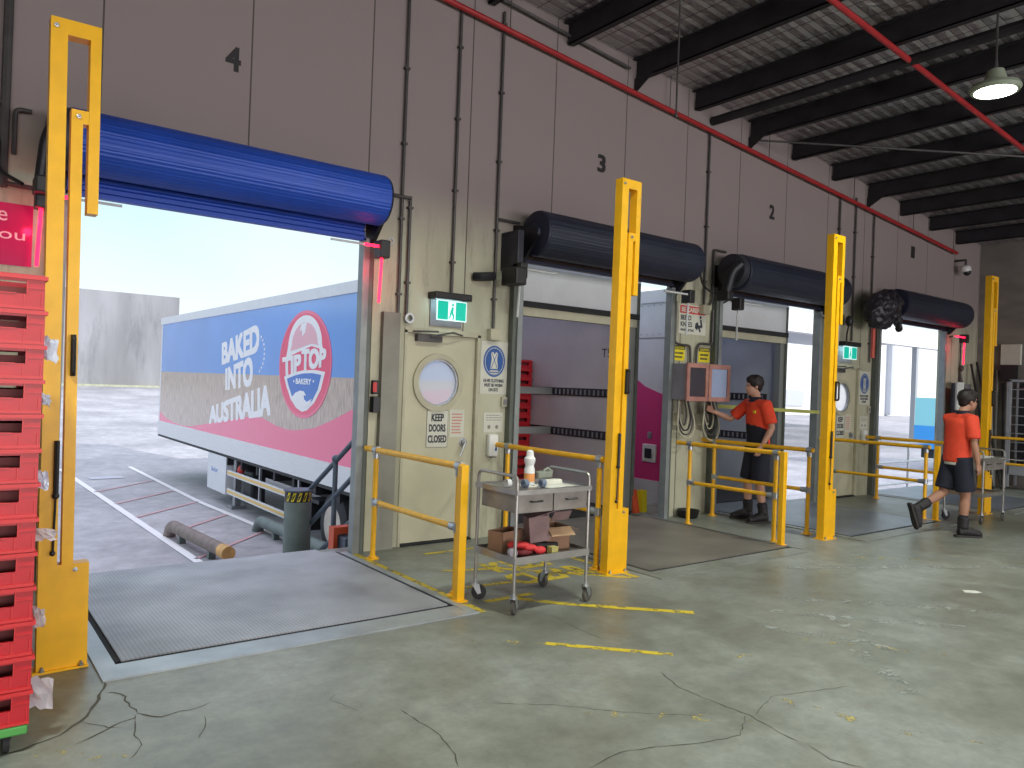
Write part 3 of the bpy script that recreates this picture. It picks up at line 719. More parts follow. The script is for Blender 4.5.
# the one nearest the cabinet is a little shorter
for o_ in bpy.data.objects:
    if o_.name.startswith('safety_railing') and abs(o_.location.x - 7.33) < .001:
        for ch in o_.children:
            if ch.name.startswith(('top_rail', 'middle_rail')):
                ch.data = ch.data.copy()
                for v in ch.data.vertices:
                    if v.co.y < -1: v.co.y += .17
            elif ch.data.vertices[0].co.y < -1: ch.location.y = .17
# the last one reaches further out from the wall
t = p
for ch in t.children:
    ch.data = ch.data.copy() if ch.name.startswith(('top_rail', 'middle_rail')) else ch.data
    if ch.name.startswith(('top_rail', 'middle_rail')):
        for v in ch.data.vertices:
            if v.co.y < -1: v.co.y -= .5
    elif ch.data.vertices[0].co.y < -1: ch.location.y = -.5
for x, y, lab in ((3.135, 4.66, 'yellow square bollard at the end of the bay 4 railing'), (7.27, 4.70, 'yellow square bollard in front of the man at bay 2'), (10.78, 4.66, 'yellow square bollard behind the walking man at bay 1')):
    t = thing('bollard', lab, 'bollard', (x, y, 0), 'yellow square bollards')
    obj('post', bbox(x - .032, x + .032, y - .028, y + .028, 0, 1.0, .004), M['yellow'], t)
    obj('foot_plate', bbox(x - .05, x + .05, y - .05, y + .05, 0, .012), M['yellow'], t)

# ---------------------------------------------------------------- personnel doors with portholes
def pdoor(x0, n_):
    x1 = x0 + .8; cx, cz = x0 + .385, 1.60
    t = bpy.data.objects.new('door_%d' % n_, None); C.objects.link(t); t.location = (x0 + .4, 6.5, 0); t['kind'] = 'structure'
    P = WL(6.5)
    bm = BM(); plate_hole(bm, P, x0, .02, x1 + .02, 2.07, cx, cz, .235, -.07, -.03, 40); obj('door_leaf', bm, M['cream'], t)
    bm = BM(); prism(bm, P, rect(x0 - .03, 0, x0 - .004, 2.1), -.1, .012); prism(bm, P, rect(x1 + .024, 0, x1 + .06, 2.1), -.1, .012); prism(bm, P, rect(x0 - .03, 2.075, x1 + .06, 2.13), -.1, .012); obj('door_frame', bm, M['creamtrim'], t)
    bm = BM(); ring(bm, P, cx, cz, .29, .29, .055, -.03, -.005, 40); obj('porthole_rim', bm, M['creamtrim'], t, True)
    bm = BM(); ring(bm, P, cx, cz, .238, .238, .02, -.07, -.02, 40); obj('porthole_seal', bm, M['galv'], t, True)
    bm = BM(); prism(bm, P, ell(cx, cz, .23, .23, 32), -.052, -.048); obj('porthole_glass', bm, M['portglass'], t)
    bm = BM(); lathe(bm, P(x1 - .09, 1.0, -.03), (0, -1, 0), [(0, .045), (.01, .045), (.012, .03), (.04, .028)], 20); tube(bm, [P(x1 - .09, 1.0, .02), P(x1 - .12, .93, .025), P(x1 - .15, .86, .02)], [.014, .012, .01], 8); obj('door_handle', bm, M['galv'], t, True)
    bm = BM(); prism(bm, P, rect(x0 + .1, 2.0, x0 + .38, 2.065), -.03, .035); tube(bm, [P(x0 + .24, 2.05, .05), P(x0 + .45, 2.1, .12), P(x0 + .62, 2.085, .03)], .009, 6); tube(bm, [P(x0 + .05, 2.09, .02), P(x0 + .3, 2.10, .09)], .009, 6); obj('door_closer', bm, M['conduit'], t)
    bm = BM(); 
    for z in (.25, 1.05, 1.82): tube(bm, [P(x0 - .006, z, -.02), P(x0 - .006, z + .1, -.02)], .012, 8)
    obj('hinges', bm, M['conduit'], t)
    obj('threshold', bbox(x0, x1 + .02, 6.47, 6.58, 0, .015), M['gap'], t)
    return t
pdoor(3.66, 1); pdoor(11.24, 2)

def sign(name, label, u0, v0, u1, v1, mb=None, w=.006, pl=None, group=None, cat='sign'):
    P = pl or WL(6.5)
    t = thing(name, label, cat, P((u0 + u1) / 2, v0, 0), group)
    bm = BM(); prism(bm, P, rect(u0, v0, u1, v1), 0.0, w); obj('board', bm, mb or M['signwhite'], t)
    return t, P, w
for dx, far in ((0, False), (7.57, True)):
    wh = 'on the cream door beside bay 4' if not far else 'on the far door beside bay 1'
    Pd = WL(6.53)
    t, P, w = sign('door_notice', 'white KEEP DOORS CLOSED notice ' + wh, 3.93 + dx, .95, 4.18 + dx, 1.325, pl=Pd)
    bm = BM(); text(bm, P, 'KEEP', 3.985 + dx, 1.215, 4.125 + dx, 1.285, w, .07); text(bm, P, 'DOORS', 3.96 + dx, 1.11, 4.15 + dx, 1.18, w, .07); text(bm, P, 'CLOSED', 3.95 + dx, 1.00, 4.165 + dx, 1.07, w, .07); obj('lettering', bm, M['signink'], t)
    bm = BM(); [prism(bm, P, q, w - .004, w + .0005) for q in (rect(3.93 + dx, .95, 3.935 + dx, 1.325), rect(4.175 + dx, .95, 4.18 + dx, 1.325), rect(3.93 + dx, .95, 4.18 + dx, .955), rect(3.93 + dx, 1.32, 4.18 + dx, 1.325))]; obj('border', bm, M['signgrey'], t)
    t, P, w = sign('door_notice', 'smaller faded notice with red print ' + wh, 4.20 + dx, 1.05, 4.375 + dx, 1.33, pl=Pd)
    bm = BM(); bars(bm, P, 4.225 + dx, 1.08, 4.355 + dx, 1.30, 7, w, 3); obj('print', bm, M['redprint'], t)
    # hi-vis sign
    a, b = 4.535 + dx, 4.88 + dx; c = (a + b) / 2
    t, P, w = sign('safety_sign', 'white sign with blue vest roundel, hi-vis clothing notice ' + ('left of bay 3' if not far else 'left of bay 1'), a, 1.50, b, 2.05)
    bm = BM(); prism(bm, P, ell(c, 1.845, .14, .165, 36), w, w + .001); obj('blue_disc', bm, M['signblue'], t)
    bm = BM(); prism(bm, P, [(c - .05, 1.765), (c + .05, 1.765), (c + .035, 1.87), (c + .045, 1.93), (c + .02, 1.945), (c, 1.915), (c - .02, 1.945), (c - .045, 1.93), (c - .035, 1.87)], w + .001, w + .002)
    prism(bm, P, rect(c - .055, 1.735, c + .055, 1.75), w + .001, w + .002); prism(bm, P, rect(c - .045, 1.715, c + .045, 1.725), w + .001, w + .002)
    for k in range(22):
        an = pi * (.02 + .96 * k / 21) if k < 99 else 0
        for s in (1, -1):
            u, v = c + .118 * cos(an), 1.845 + s * .14 * sin(an); prism(bm, P, rect(u - .004, v - .007, u + .004, v + .007), w + .001, w + .0016)
    obj('vest_symbol', bm, M['signwhite'], t)
    bm = BM(); prism(bm, P, [(c - .045, 1.77), (c - .037, 1.77), (c + .037, 1.93), (c + .03, 1.93)], w + .002, w + .003); prism(bm, P, [(c + .045, 1.77), (c + .037, 1.77), (c - .037, 1.93), (c - .03, 1.93)], w + .002, w + .003); obj('vest_cross', bm, M['signblue'], t)
    bm = BM()
    for q, (s_, z_) in enumerate((('HI-VIS CLOTHING', 1.625), ('MUST BE WORN', 1.578), ('ON SITE', 1.53))):
        hw = (.13, .115, .06)[q]; text(bm, P, s_, c - hw, z_, c + hw, z_ + .032, w, .07)
    obj('lettering', bm, M['signink'], t)
    t, P, w = sign('wall_notice', 'small handwashing notice above the soap dispenser ' + ('left of bay 3' if not far else 'left of bay 1'), 4.60 + dx, 1.10, 4.85 + dx, 1.305)
    bm = BM(); bars(bm, P, 4.63 + dx, 1.215, 4.83 + dx, 1.29, 3, w, 5, .3); [prism(bm, P, ell(4.67 + dx + .1 * k, 1.155, .02, .022, 10), w, w + .001) for k in (0, 1)]; obj('print', bm, M['signgrey'], t)
    # soap dispenser
    t = thing('soap_dispenser', 'white wall soap dispenser with blue drop ' + ('left of bay 3' if not far else 'left of bay 1'), 'dispenser', (4.71 + dx, 6.45, .84))
    obj('body', bbox(4.64 + dx, 4.76 + dx, 6.43, 6.5, .85, 1.08, .02), M['white'], t, True)
    bm = BM(); prism(bm, WL(6.429), [(4.725 + dx, .965)] + ell(4.725 + dx, .925, .014, .018, 12, -pi * 1.1, pi * .1), 0, .001); obj('blue_drop', bm, M['signblue'], t)
    obj('nozzle', bbox(4.685 + dx, 4.735 + dx, 6.435, 6.47, .835, .85), M['signgrey'], t)
    # small switch
    t = thing('light_switch', 'small dark switch plate under the hi-vis sign ' + ('left of bay 3' if not far else 'left of bay 1'), 'switch', (4.85 + dx, 6.49, 1.37))
    obj('plate', bbox(4.81 + dx, 4.895 + dx, 6.47, 6.5, 1.37, 1.47, .004), M['creamtrim'], t); obj('rocker', bbox(4.83 + dx, 4.875 + dx, 6.462, 6.47, 1.39, 1.45), M['cabgrey'], t)
    # exit sign
    x0, x1 = 3.90 + dx, 4.27 + dx
    if far: x0, x1 = 11.40, 11.82
    t = thing('exit_sign', 'lit green running man exit sign above ' + ('the cream door by bay 4' if not far else 'the far door between bays 2 and 1'), 'exit sign', ((x0 + x1) / 2, 6.38, 2.2))
    bm = bbox(x0 - .03, x1 + .03, 6.34, 6.5, 2.42, 2.49, .012); obj('housing', bm, M['black'], t)
    P = WL(6.40); bm = BM(); prism(bm, P, rect(x0 + .02, 2.215, x1 - .0, 2.415), -.006, .004); obj('panel_edge', bm, M['exitwhite'], t)
    bm = BM(); c = (x0 + x1) / 2 + .01; prism(bm, P, rect(x0 + .03, 2.225, c - .045, 2.405), .004, .006); prism(bm, P, rect(c + .045, 2.225, x1 - .01, 2.405), .004, .006); obj('green_field', bm, M['exitgreen'], t)
    bm = BM(); prism(bm, P, ell(c + .008, 2.375, .013, .013, 12), .004, .007); prism(bm, P, [(c - .02, 2.30), (c + .0, 2.355), (c + .022, 2.35), (c + .012, 2.30), (c + .03, 2.27), (c + .02, 2.225), (c + .008, 2.225), (c + .014, 2.262), (c - .006, 2.285), (c - .015, 2.25), (c - .035, 2.235), (c - .038, 2.247), (c - .024, 2.262)], .004, .007)
    obj('running_figure', bm, M['exitgreen'], t)
    obj('back_plate', bbox(x0, x1, 6.485, 6.5, 2.16, 2.42), M['cabgrey'], t)
    ld = bpy.data.lights.new('exit_glow', 'AREA'); ld.shape = 'RECTANGLE'; ld.size = .3; ld.size_y = .1; ld.energy = .9; ld.color = (.65, .95, 1)
    lo = bpy.data.objects.new('exit_glow', ld); C.objects.link(lo); lo.parent = t; lo.location = (-.02, .04, .2); lo.rotation_euler = (radians(-60), 0, 0)

tag(obj('painted_glow_strip', bbox(12.41, 12.485, 6.45, 6.498, 2.28, 2.85), mat('painted coral glow', (.80, .17, .13), .5)), 'painted coral red signal glow on the wall between the black wrap and bay 1', 'panel')  # added strip, its coral colour stands in for the red signal's glow
# careful sign and caution plates between bays 3 and 2
t, P, w = sign('safety_sign', 'BE CAREFUL bend knees sign on the wall between bays 3 and 2', 7.60, 2.35, 8.14, 2.73)
bm = BM(); prism(bm, P, rect(7.62, 2.615, 8.12, 2.715), w, w + .001); obj('red_band', bm, M['signred'], t)
bm = BM(); text(bm, P, 'BE CAREFUL', 7.65, 2.635, 8.09, 2.695, w + .001, .07); obj('title', bm, M['signwhite'], t)
bm = BM(); text(bm, P, 'BEND', 7.64, 2.53, 7.84, 2.59, w, .05); text(bm, P, 'KNEES', 7.64, 2.445, 7.86, 2.505, w, .05); text(bm, P, 'WHEN LIFTING', 7.64, 2.385, 7.90, 2.415, w, .05); obj('lettering', bm, M['signink'], t)
bm = BM(); prism(bm, P, ell(8.03, 2.585, .02, .022, 12), w, w + .001); prism(bm, P, [(8.02, 2.56), (8.05, 2.55), (8.075, 2.47), (8.055, 2.44), (8.02, 2.45), (8.045, 2.40), (8.02, 2.385), (7.985, 2.44), (7.99, 2.48), (8.03, 2.475)], w, w + .001); prism(bm, P, [(7.93, 2.50), (7.98, 2.52), (8.0, 2.45), (7.96, 2.41), (7.92, 2.44)], w, w + .001); obj('lifting_figure', bm, M['signink'], t)
for a, wh in ((7.52, 'left'), (8.02, 'right')):
    t, P, w = sign('caution_plate', '%s of the two small yellow caution plates above the cabinet' % wh, a, 2.0, a + .22, 2.19, M['signyellow'], group='yellow caution plates')
    bm = BM(); prism(bm, P, rect(a, 2.14, a + .22, 2.19), w, w + .001); bars(bm, P, a + .03, 2.02, a + .2, 2.12, 2, w, 4, .5); obj('black_band', bm, M['signink'], t)
    bm = BM(); text(bm, P, 'CAUTION', a + .02, 2.15, a + .2, 2.18, w + .001, .06); obj('title', bm, M['signyellow'], t)

# electrical cabinet: grey box with two rust coloured glazed doors
t = thing('electrical_cabinet', 'rust pink electrical cabinet with two glazed doors between bays 3 and 2', 'cabinet', (7.8, 6.3, 1.49))
obj('body', bbox(7.40, 8.22, 6.16, 6.5, 1.5, 1.95, .005), M['cabgrey'], t)
P = WL(6.13)
for a, b, m in ((7.37, 7.78, M['darkwin']), (7.79, 8.22, M['plasticwin'])):
    bm = BM(); q = [(a, 1.49), (b, 1.49), (b, 1.96), (a, 1.96)]; h = [(a + .055, 1.545), (b - .055, 1.545), (b - .055, 1.905), (a + .055, 1.905)]
    A = [[bm.verts.new(P(u, v, w)) for u, v in k] for w in (-.03, 0) for k in (q, h)]
    for k in range(4):
        j = (k + 1) % 4
        for c, d in ((0, 1), (2, 3), (0, 2), (1, 3)): bm.faces.new((A[c][k], A[c][j], A[d][j], A[d][k]))
    d_ = obj('cabinet_door', bm, M['rust'], t)
    bm = BM(); prism(bm, P, [(u + (.003 if u < (a + b) / 2 else -.003), v) for u, v in h], -.02, -.012); obj('window_pane', bm, m, d_)
# cable loops beneath
for cx, lab in ((7.62, 'tangle of grey and yellow cables under the left of the cabinet'), (8.12, 'pale looped cables under the right of the cabinet')):
    t = thing('cable_loops', lab, 'cables', (cx, 6.4, 1.0), 'cable loops')
    rnd = random.Random(int(cx * 100))
    for k in range(5):
        wdt = .05 + .028 * k; dp = 1.22 - .05 * k - rnd.random() * .04
        pts = [(cx - wdt + .0, 6.40 - .02 * k, 1.49), (cx - wdt - .015, 6.38 - .015 * k, dp + .13), (cx - wdt * .5, 6.37 - .015 * k, dp), (cx + wdt * .5, 6.37 - .015 * k, dp), (cx + wdt + .015, 6.38 - .015 * k, dp + .14), (cx + wdt * .8, 6.4, 1.49)]
        bm = BM(); tube(bm, bend(pts, .08), .010, 6); obj('cable', bm, [M['conduit'], M['creamtrim'], M['black']][k % 3], t, True)
    obj('junction_box', bbox(cx - .13, cx + .08, 6.43, 6.5, 1.17, 1.32, .006), M['creamtrim'], t)
# black bowl on the floor by the wall
bm = BM(); lathe(bm, (7.74, 6.34, 0), (0, 0, 1), [(0, .10), (.02, .12), (.09, .14), (.10, .145), (.09, .13), (.03, .11)], 20)
tag(obj('rubber_tub', bm, M['black'], smooth=True), 'low black tub on the floor under the electrical cabinet', 'tub')

# vertical conduits ----------------------------------------------
def conduit(xs, z0, z1, label, clips=True, y=6.47, r=.015, foot=None):
    t = thing('wall_conduit', label, 'conduit', (xs, y, z0), 'vertical wall conduits')
    bm = BM(); tube(bm, [(xs, y, z0), (xs, y, z1)], r, 8); obj('tube', bm, M['conduit'], t, True)
    z = z0 + .3
    while z < z1:
        bm = BM(); box(bm, xs - .026, xs + .026, y - .018, 6.5, z, z + .022); obj('saddle_clip', bm, M['conduit'], t); z += .72
    if foot == 'box': obj('junction_box', bbox(xs - .06, xs + .07, 6.42, 6.5, z0 - .12, z0, .008), M['creamtrim'], t)
    if foot == 'loop':
        bm = BM(); ring(bm, WL(6.47), xs + .03, z0 - .03, .05, .05, .02, -.02, .02, 18); obj('end_loop', bm, M['galv'], t)
    return t
def pz(x): return 5.36 + RS * (x - 3.93)
conduit(3.535, 2.12, 5.7, 'left of the two close conduits beside the bay 4 jamb')
conduit(3.625, 2.24, 3.38, 'short conduit running parallel right of the jamb of bay 4', foot='loop')
conduit(4.13, 2.5, 5.35, 'conduit dropping to the exit sign over the cream door')
conduit(4.66, 2.18, 5.5, 'conduit ending in a junction box above the hi-vis sign', foot='box')
conduit(8.06, 2.75, 5.03, 'conduit beside the BE CAREFUL sign', foot='box')
conduit(11.30, 2.5, pz(11.3) + .02, 'leftmost of three conduits between bays 2 and 1')
conduit(11.78, 2.52, pz(11.78) + .12, 'middle of three conduits between bays 2 and 1')
conduit(12.36, 2.2, pz(12.36), 'rightmost of three conduits between bays 2 and 1')
conduit(.36, 2.86, 5.8, 'conduit left of the yellow bay 4 post', y=6.44, r=.03)
for pts, lab in (([(3.42, 6.45, 3.36), (3.62, 6.45, 3.36)], 'short horizontal conduit from the bay 4 drum to the wall conduits'),
                 ([(4.66, 6.46, 3.33), (4.95, 6.46, 3.33)], 'short horizontal conduit into the left of the bay 3 drum'),
                 ([(8.46, 6.46, 3.50), (8.22, 6.46, 3.50), (8.22, 6.46, 2.82), (8.14, 6.46, 2.74)], 'bent conduit looping down left of the bay 2 drum'),
                 ([(7.50, 6.46, 2.75), (7.50, 6.46, 2.22), (7.62, 6.46, 2.2), (7.80, 6.46, 2.2), (7.82, 6.46, 1.96)], 'bent conduit left of the BE CAREFUL sign down to the cabinet'),
                 ([(8.24, 6.46, 2.7), (8.24, 6.46, 2.24), (7.98, 6.46, 2.24), (7.93, 6.46, 2.15), (7.93, 6.46, 1.96)], 'bent conduit right of the BE CAREFUL sign down to the cabinet'),
                 ([(.52, 6.44, 3.42), (.42, 6.44, 3.42), (.42, 6.44, 3.1)], 'bent grey conduit left of the bay 4 drum'),
                 ([(.20, 6.44, 3.45), (.36, 6.44, 3.45)], 'stub conduit on the far left of the wall'),
                 ([(.1, 6.44, 2.9), (.55, 6.44, 2.88)], 'horizontal conduit above the magenta sign')):
    bm = BM(); tube(bm, bend(pts, .05), .016, 8)
    tag(obj('wall_conduit', bm, M['conduit'], smooth=True), lab, 'conduit', 'bent wall conduits')
# telephone handset-like device above far exit sign
bm = BM(); blob(bm, (11.55, 6.4, 2.82), .05, .06, .09); tube(bm, [(11.55, 6.4, 2.76), (11.5, 6.4, 2.6), (11.5, 6.4, 2.5)], .012, 6)
tag(obj('cable_plug', bm, M['black'], smooth=True), 'small black cable head hanging above the far exit sign', 'cable')
# security camera
t = thing('security_camera', 'white dome security camera on the wall beside the end corner', 'camera', (15.45, 6.4, 4.06))
bm = BM(); lathe(bm, (15.45, 6.3, 4.0), (0, 0, 1), [(.04, .06), (.06, .09), (.1, .10), (.15, .09), (.18, .05)], 20); obj('housing', bm, M['white'], t, True)
bm = BM(); blob(bm, (15.45, 6.27, 4.05), .07, .07, .07); obj('dome_lens', bm, M['black'], t, True)
bm = BM(); tube(bm, [(15.45, 6.3, 4.18), (15.45, 6.3, 4.28), (15.45, 6.5, 4.28)], .025, 8); obj('bracket', bm, M['conduit'], t)
# eyelet on wall
bm = BM(); ring(bm, WL(6.5), 3.44, 2.93, .035, .035, .012, 0, .01, 16); tag(obj('wall_ring', bm, M['galv']), 'small round fixing on the wall right of the bay 4 drum', 'fixing')

bm = BM(); tube(bm, [(4.4, 6.44, 5.62), (6.5, 6.44, 5.42)], .018, 8); tag(obj('wall_conduit', bm, M['conduit'], smooth=True), 'thin conduit running just above the red pipe on the upper wall', 'conduit', 'bent wall conduits')
bm = BM(); tube(bm, [(5.70, 5.0, 4.3), (5.70, 5.0, roofz(5.7) - .01)], .010, 6); blob(bm, (5.70, 5.0, 4.29), .02, .02, .03); tag(obj('drop_cable', bm, M['conduit'], smooth=True), 'thin dark cable hanging straight down from the roof in front of the purlins', 'cable')
# magenta sign left of bay 4
t, P, w = sign('acrylic_sign', 'magenta acrylic sign with pale handwriting left of bay 4', -.4, 2.32, .555, 2.76, M['magenta'], .012)
bm = BM(); text(bm, P, 'we care', -.05, 2.63, .40, 2.70, w, .0); text(bm, P, 'about you', -.15, 2.48, .51, 2.58, w, .0); obj('handwriting', bm, M['signwrite'], t)
# cream and grey trunking below the sign
tag(obj('wall_trunking', bbox(.52, .58, 6.45, 6.5, .0, 2.2), M['pilaster']), 'vertical grey trunking between the crate stack and the bay 4 post', 'trunking')
bm = BM(); tube(bm, bend([(.58, 6.46, 1.98), (.60, 6.40, 1.5), (.57, 6.38, 1.35), (.56, 6.46, 1.1)], .08), .014, 6)
tag(obj('hanging_cable', bm, M['conduit'], smooth=True), 'grey cable sagging beside the crate stack', 'cable')
t = thing('handrail', 'pair of yellow rails showing between the crates and the bay 4 post', 'railing', (.47, 5.6, 0))
bm = BM(); tube(bm, [(.43, 6.2, .98), (.43, 4.75, .98)], .026, 12); obj('top_rail', bm, M['railyellow'], t, True)
bm = BM(); tube(bm, [(.43, 6.2, .51), (.43, 4.75, .51)], .024, 12); obj('middle_rail', bm, M['railyellow'], t, True)
for y in (6.2, 4.78):
    bm = BM(); tube(bm, [(.43, y, 0), (.43, y, .98)], .026, 12); obj('post', bm, M['railyellow'], t, True)

# ---------------------------------------------------------------- crate stacks
def crate_proto(w=.67, d=.42, h=.1425):
    t = thing('bread_crate', '', 'crate', (0, 0, 0), 'red bread crates')
    bm = BM(); th = .012; x0, x1, y0, y1 = -w / 2, w / 2, 0, d
    for (ya, yb) in ((y0, y0 + th), (y1 - th, y1)):
        box(bm, x0, x1, ya, yb, .0, .062); 
        box(bm, x0, x0 + .17, ya, yb, .062, .112); box(bm, x1 - .06, x1, ya, yb, .062, .112)
        box(bm, x0, x1, ya, yb, .112, .1425)
    for (xa, xb) in ((x0, x0 + th), (x1 - th, x1)): box(bm, xa, xb, y0 + th, y1 - th, 0, .1425)
    box(bm, x0 + th, x1 - th, y0 + th, y1 - th, .0, .01)
    obj('tray_body', bm, M['crate'], t)
    bm = BM()
    box(bm, x0 - .010, x1 + .010, y0 - .012, y0, .122, .138); box(bm, x0 - .01, x0, y0, y1, .122, .138); box(bm, x1, x1 + .01, y0, y1, .122, .138)
    box(bm, x0, x1, y0 - .008, y0, .0, .012)
    for x in (x0 + .004, x0 + .17, x1 - .075, x1 - .012, x0 + .4): box(bm, x, x + .005, y0 - .006, y0, .012, .062)
    for x in (x0 + .17, x1 - .065): box(bm, x, x + .005, y0 - .006, y0, .062, .122)
    box(bm, x1 - .06, x1, y0 - .005, y0, .085, .089); box(bm, x0 + .17, x1 - .1, y0 - .006, y0, .060, .064)
    obj('rim_and_ribs', bm, M['cratelip'], t)
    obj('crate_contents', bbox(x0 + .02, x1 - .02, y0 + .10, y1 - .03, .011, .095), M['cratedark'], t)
    return t
CR = crate_proto()
def dolly(x, y, label):
    t = thing('crate_dolly', label, 'dolly', (x, y + .21, 0), 'green crate dollies')
    obj('deck', bbox(x - .33, x + .33, y - .01, y + .43, .085, .125, .008), M['green'], t)
    for a in (-.26, .26):
        for b in (.06, .36):
            bm = BM(); lathe(bm, (x + a - .012, y + b, .042), (1, 0, 0), [(0, .04), (.024, .04)], 16); box(bm, x + a - .018, x + a + .018, y + b - .02, y + b + .02, .06, .085); obj('castor', bm, M['rubber'], t)
first = True
ordn = ['bottom', 'second', 'third', 'fourth', 'fifth', 'sixth', 'seventh', 'eighth', 'ninth', 'tenth', 'eleventh', 'twelfth', 'top']
for k in range(13):
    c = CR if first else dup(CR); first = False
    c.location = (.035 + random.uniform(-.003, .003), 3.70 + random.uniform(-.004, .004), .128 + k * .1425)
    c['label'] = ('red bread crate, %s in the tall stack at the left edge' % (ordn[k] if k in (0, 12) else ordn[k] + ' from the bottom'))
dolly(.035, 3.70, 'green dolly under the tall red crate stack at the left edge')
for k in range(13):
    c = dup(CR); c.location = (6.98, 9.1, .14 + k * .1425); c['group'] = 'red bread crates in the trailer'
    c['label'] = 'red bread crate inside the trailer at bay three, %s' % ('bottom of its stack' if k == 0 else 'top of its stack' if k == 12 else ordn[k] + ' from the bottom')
dolly(6.98, 9.1, 'green dolly under the red crates inside the bay 3 trailer')
# tags sticking out of the stack
def crumple(bm, c, sx, sy, sz, seed, n=4):
    rnd = random.Random(seed); g = []
    for i in range(n + 1):
        row = []
        for j in range(n + 1):
            row.append(bm.verts.new((c[0] + sx * (i / n) + rnd.uniform(-.006, .006), c[1] + sy * rnd.uniform(-.5, .5), c[2] - sz * (j / n) + rnd.uniform(-.008, .008) - .25 * sz * (i / n))))
        g.append(row)
    top = g
    bot = [[bm.verts.new(v.co + Vector((0, .003, 0))) for v in r] for r in g]
    for i in range(n):
        for j in range(n):
            bm.faces.new((top[i][j], top[i + 1][j], top[i + 1][j + 1], top[i][j + 1])); bm.faces.new((bot[i][j], bot[i][j + 1], bot[i + 1][j + 1], bot[i + 1][j]))
    for i in range(n):
        bm.faces.new((top[i][0], bot[i][0], bot[i + 1][0], top[i + 1][0])); bm.faces.new((top[i][n], top[i + 1][n], bot[i + 1][n], bot[i][n])); bm.faces.new((top[0][i], top[0][i + 1], bot[0][i + 1], bot[0][i])); bm.faces.new((top[n][i], bot[n][i], bot[n][i + 1], top[n][i + 1]))
for z, s_, m, lab in ((1.74, (.055, .10), 'tagwhite', 'large pale paper tag hanging from a crate high in the left stack'), (1.50, (.035, .055), 'tagwhite', 'small pale tag on the left stack above the rail'), (1.17, (.04, .075), 'tagwhite', 'pale folded tag on the left stack near the rail height'), (.92, (.075, .045), 'clearbag', 'scrap of clear film poking out of the left crate stack'), (.60, (.045, .09), 'clearbag', 'crumpled clear bag hanging low on the left crate stack'), (.30, (.085, .13), 'clearbag', 'red and clear torn bag by the foot of the bay 4 post')):
    bm = BM(); crumple(bm, (.374, 3.76, z), s_[0], .02, s_[1], int(z * 100))
    tag(obj('paper_tag' if m == 'tagwhite' else 'film_scrap', bm, M[m]), lab, 'tag' if m == 'tagwhite' else 'film scrap', 'tags on the crate stack')

# ---------------------------------------------------------------- trolleys
def trolley(rx, ry, label):
    t = thing('steel_trolley', label, 'trolley', (rx, ry, 0), 'stainless steel trolleys')
    w, d = .68, .47
    X = lambda a: rx + a; Y = lambda a: ry + a
    for k, x in enumerate((0, w)):   # end frames: two legs joined by an upper handle
        bm = BM(); tube(bm, bend([(X(x), Y(0), .13), (X(x), Y(0), .965), (X(x), Y(d), .965), (X(x), Y(d), .13)], .05), .0125, 10); obj('end_frame', bm, M['steel'], t, True)
    for z in (.375,):
        bm = BM(); box(bm, X(-.005), X(w + .005), Y(-.01), Y(d + .01), z, z + .006)
        for (a, b, c, e_) in ((-.012, w + .012, -.016, -.006), (-.012, w + .012, d + .006, d + .016)): box(bm, X(a), X(b), Y(c), Y(e_), z - .022, z + .028)
        for a in (-.016, w + .006): box(bm, X(a), X(a + .01), Y(-.01), Y(d + .01), z - .022, z + .028)
        obj('lower_shelf', bm, M['steel'], t)
    z = .855
    bm = BM(); box(bm, X(-.01), X(w + .01), Y(-.012), Y(d + .012), z, z + .008)
    for (a, b, c, e_) in ((-.014, w + .014, -.02, -.01), (-.014, w + .014, d + .01, d + .02)): box(bm, X(a), X(b), Y(c), Y(e_), z - .018, z + .016)
    for a in (-.018, w + .008): box(bm, X(a), X(a + .01), Y(-.01), Y(d + .01), z - .018, z + .016)
    obj('top_shelf', bm, M['steel'], t)
    for a, b in ((.012, .335), (.345, .668)):
        dr = obj('drawer', bbox(X(a), X(b), Y(.005), Y(d - .03), .705, .838, .004), M['trayside'], t)
        bm = BM(); tube(bm, bend([(X((a + b) / 2 - .05), Y(.005), .785), (X((a + b) / 2 - .05), Y(-.02), .785), (X((a + b) / 2 + .05), Y(-.02), .785), (X((a + b) / 2 + .05), Y(.005), .785)], .012), .006, 6); obj('drawer_handle', bm, M['black'], dr)
    for k, (x, y) in enumerate(((0, 0), (w, 0), (0, d), (w, d))):
        an = (.6, .3, -.5, 1.5)[k]; dx, dy = cos(an), sin(an)
        cx, cy = X(x) + dx * .03, Y(y) + dy * .03
        bm = BM(); lathe(bm, (X(x), Y(y), .115), (0, 0, 1), [(0, .026), (.02, .026), (.022, .014), (.04, .014)], 12)
        for s in (-1, 1):
            nx, ny = -dy * .018 * s, dx * .018 * s
            prism(bm, Pl((X(x) + nx, Y(y) + ny, 0), (dx, dy, 0), (0, 0, 1), (-dy * s, dx * s, 0)), [(-.025, .118), (.03, .118), (.045, .05), (.02, .04)], 0, .003)
        f = obj('castor_fork', bm, M['galv'], t)
        bm = BM(); lathe(bm, (cx + dy * .014, cy - dx * .014, .0555), (-dy, dx, 0), [(0, .045), (.003, .055), (.026, .055), (.029, .045)], 20); obj('castor_wheel', bm, M['rubber'] if k == 2 else M['wheelgrey'], f, True)
    return t
trolley(3.27, 4.18, 'stainless two-tier trolley with drawers standing in front of the cream door')
trolley(11.05, 4.20, 'stainless two-tier trolley behind the walking man')
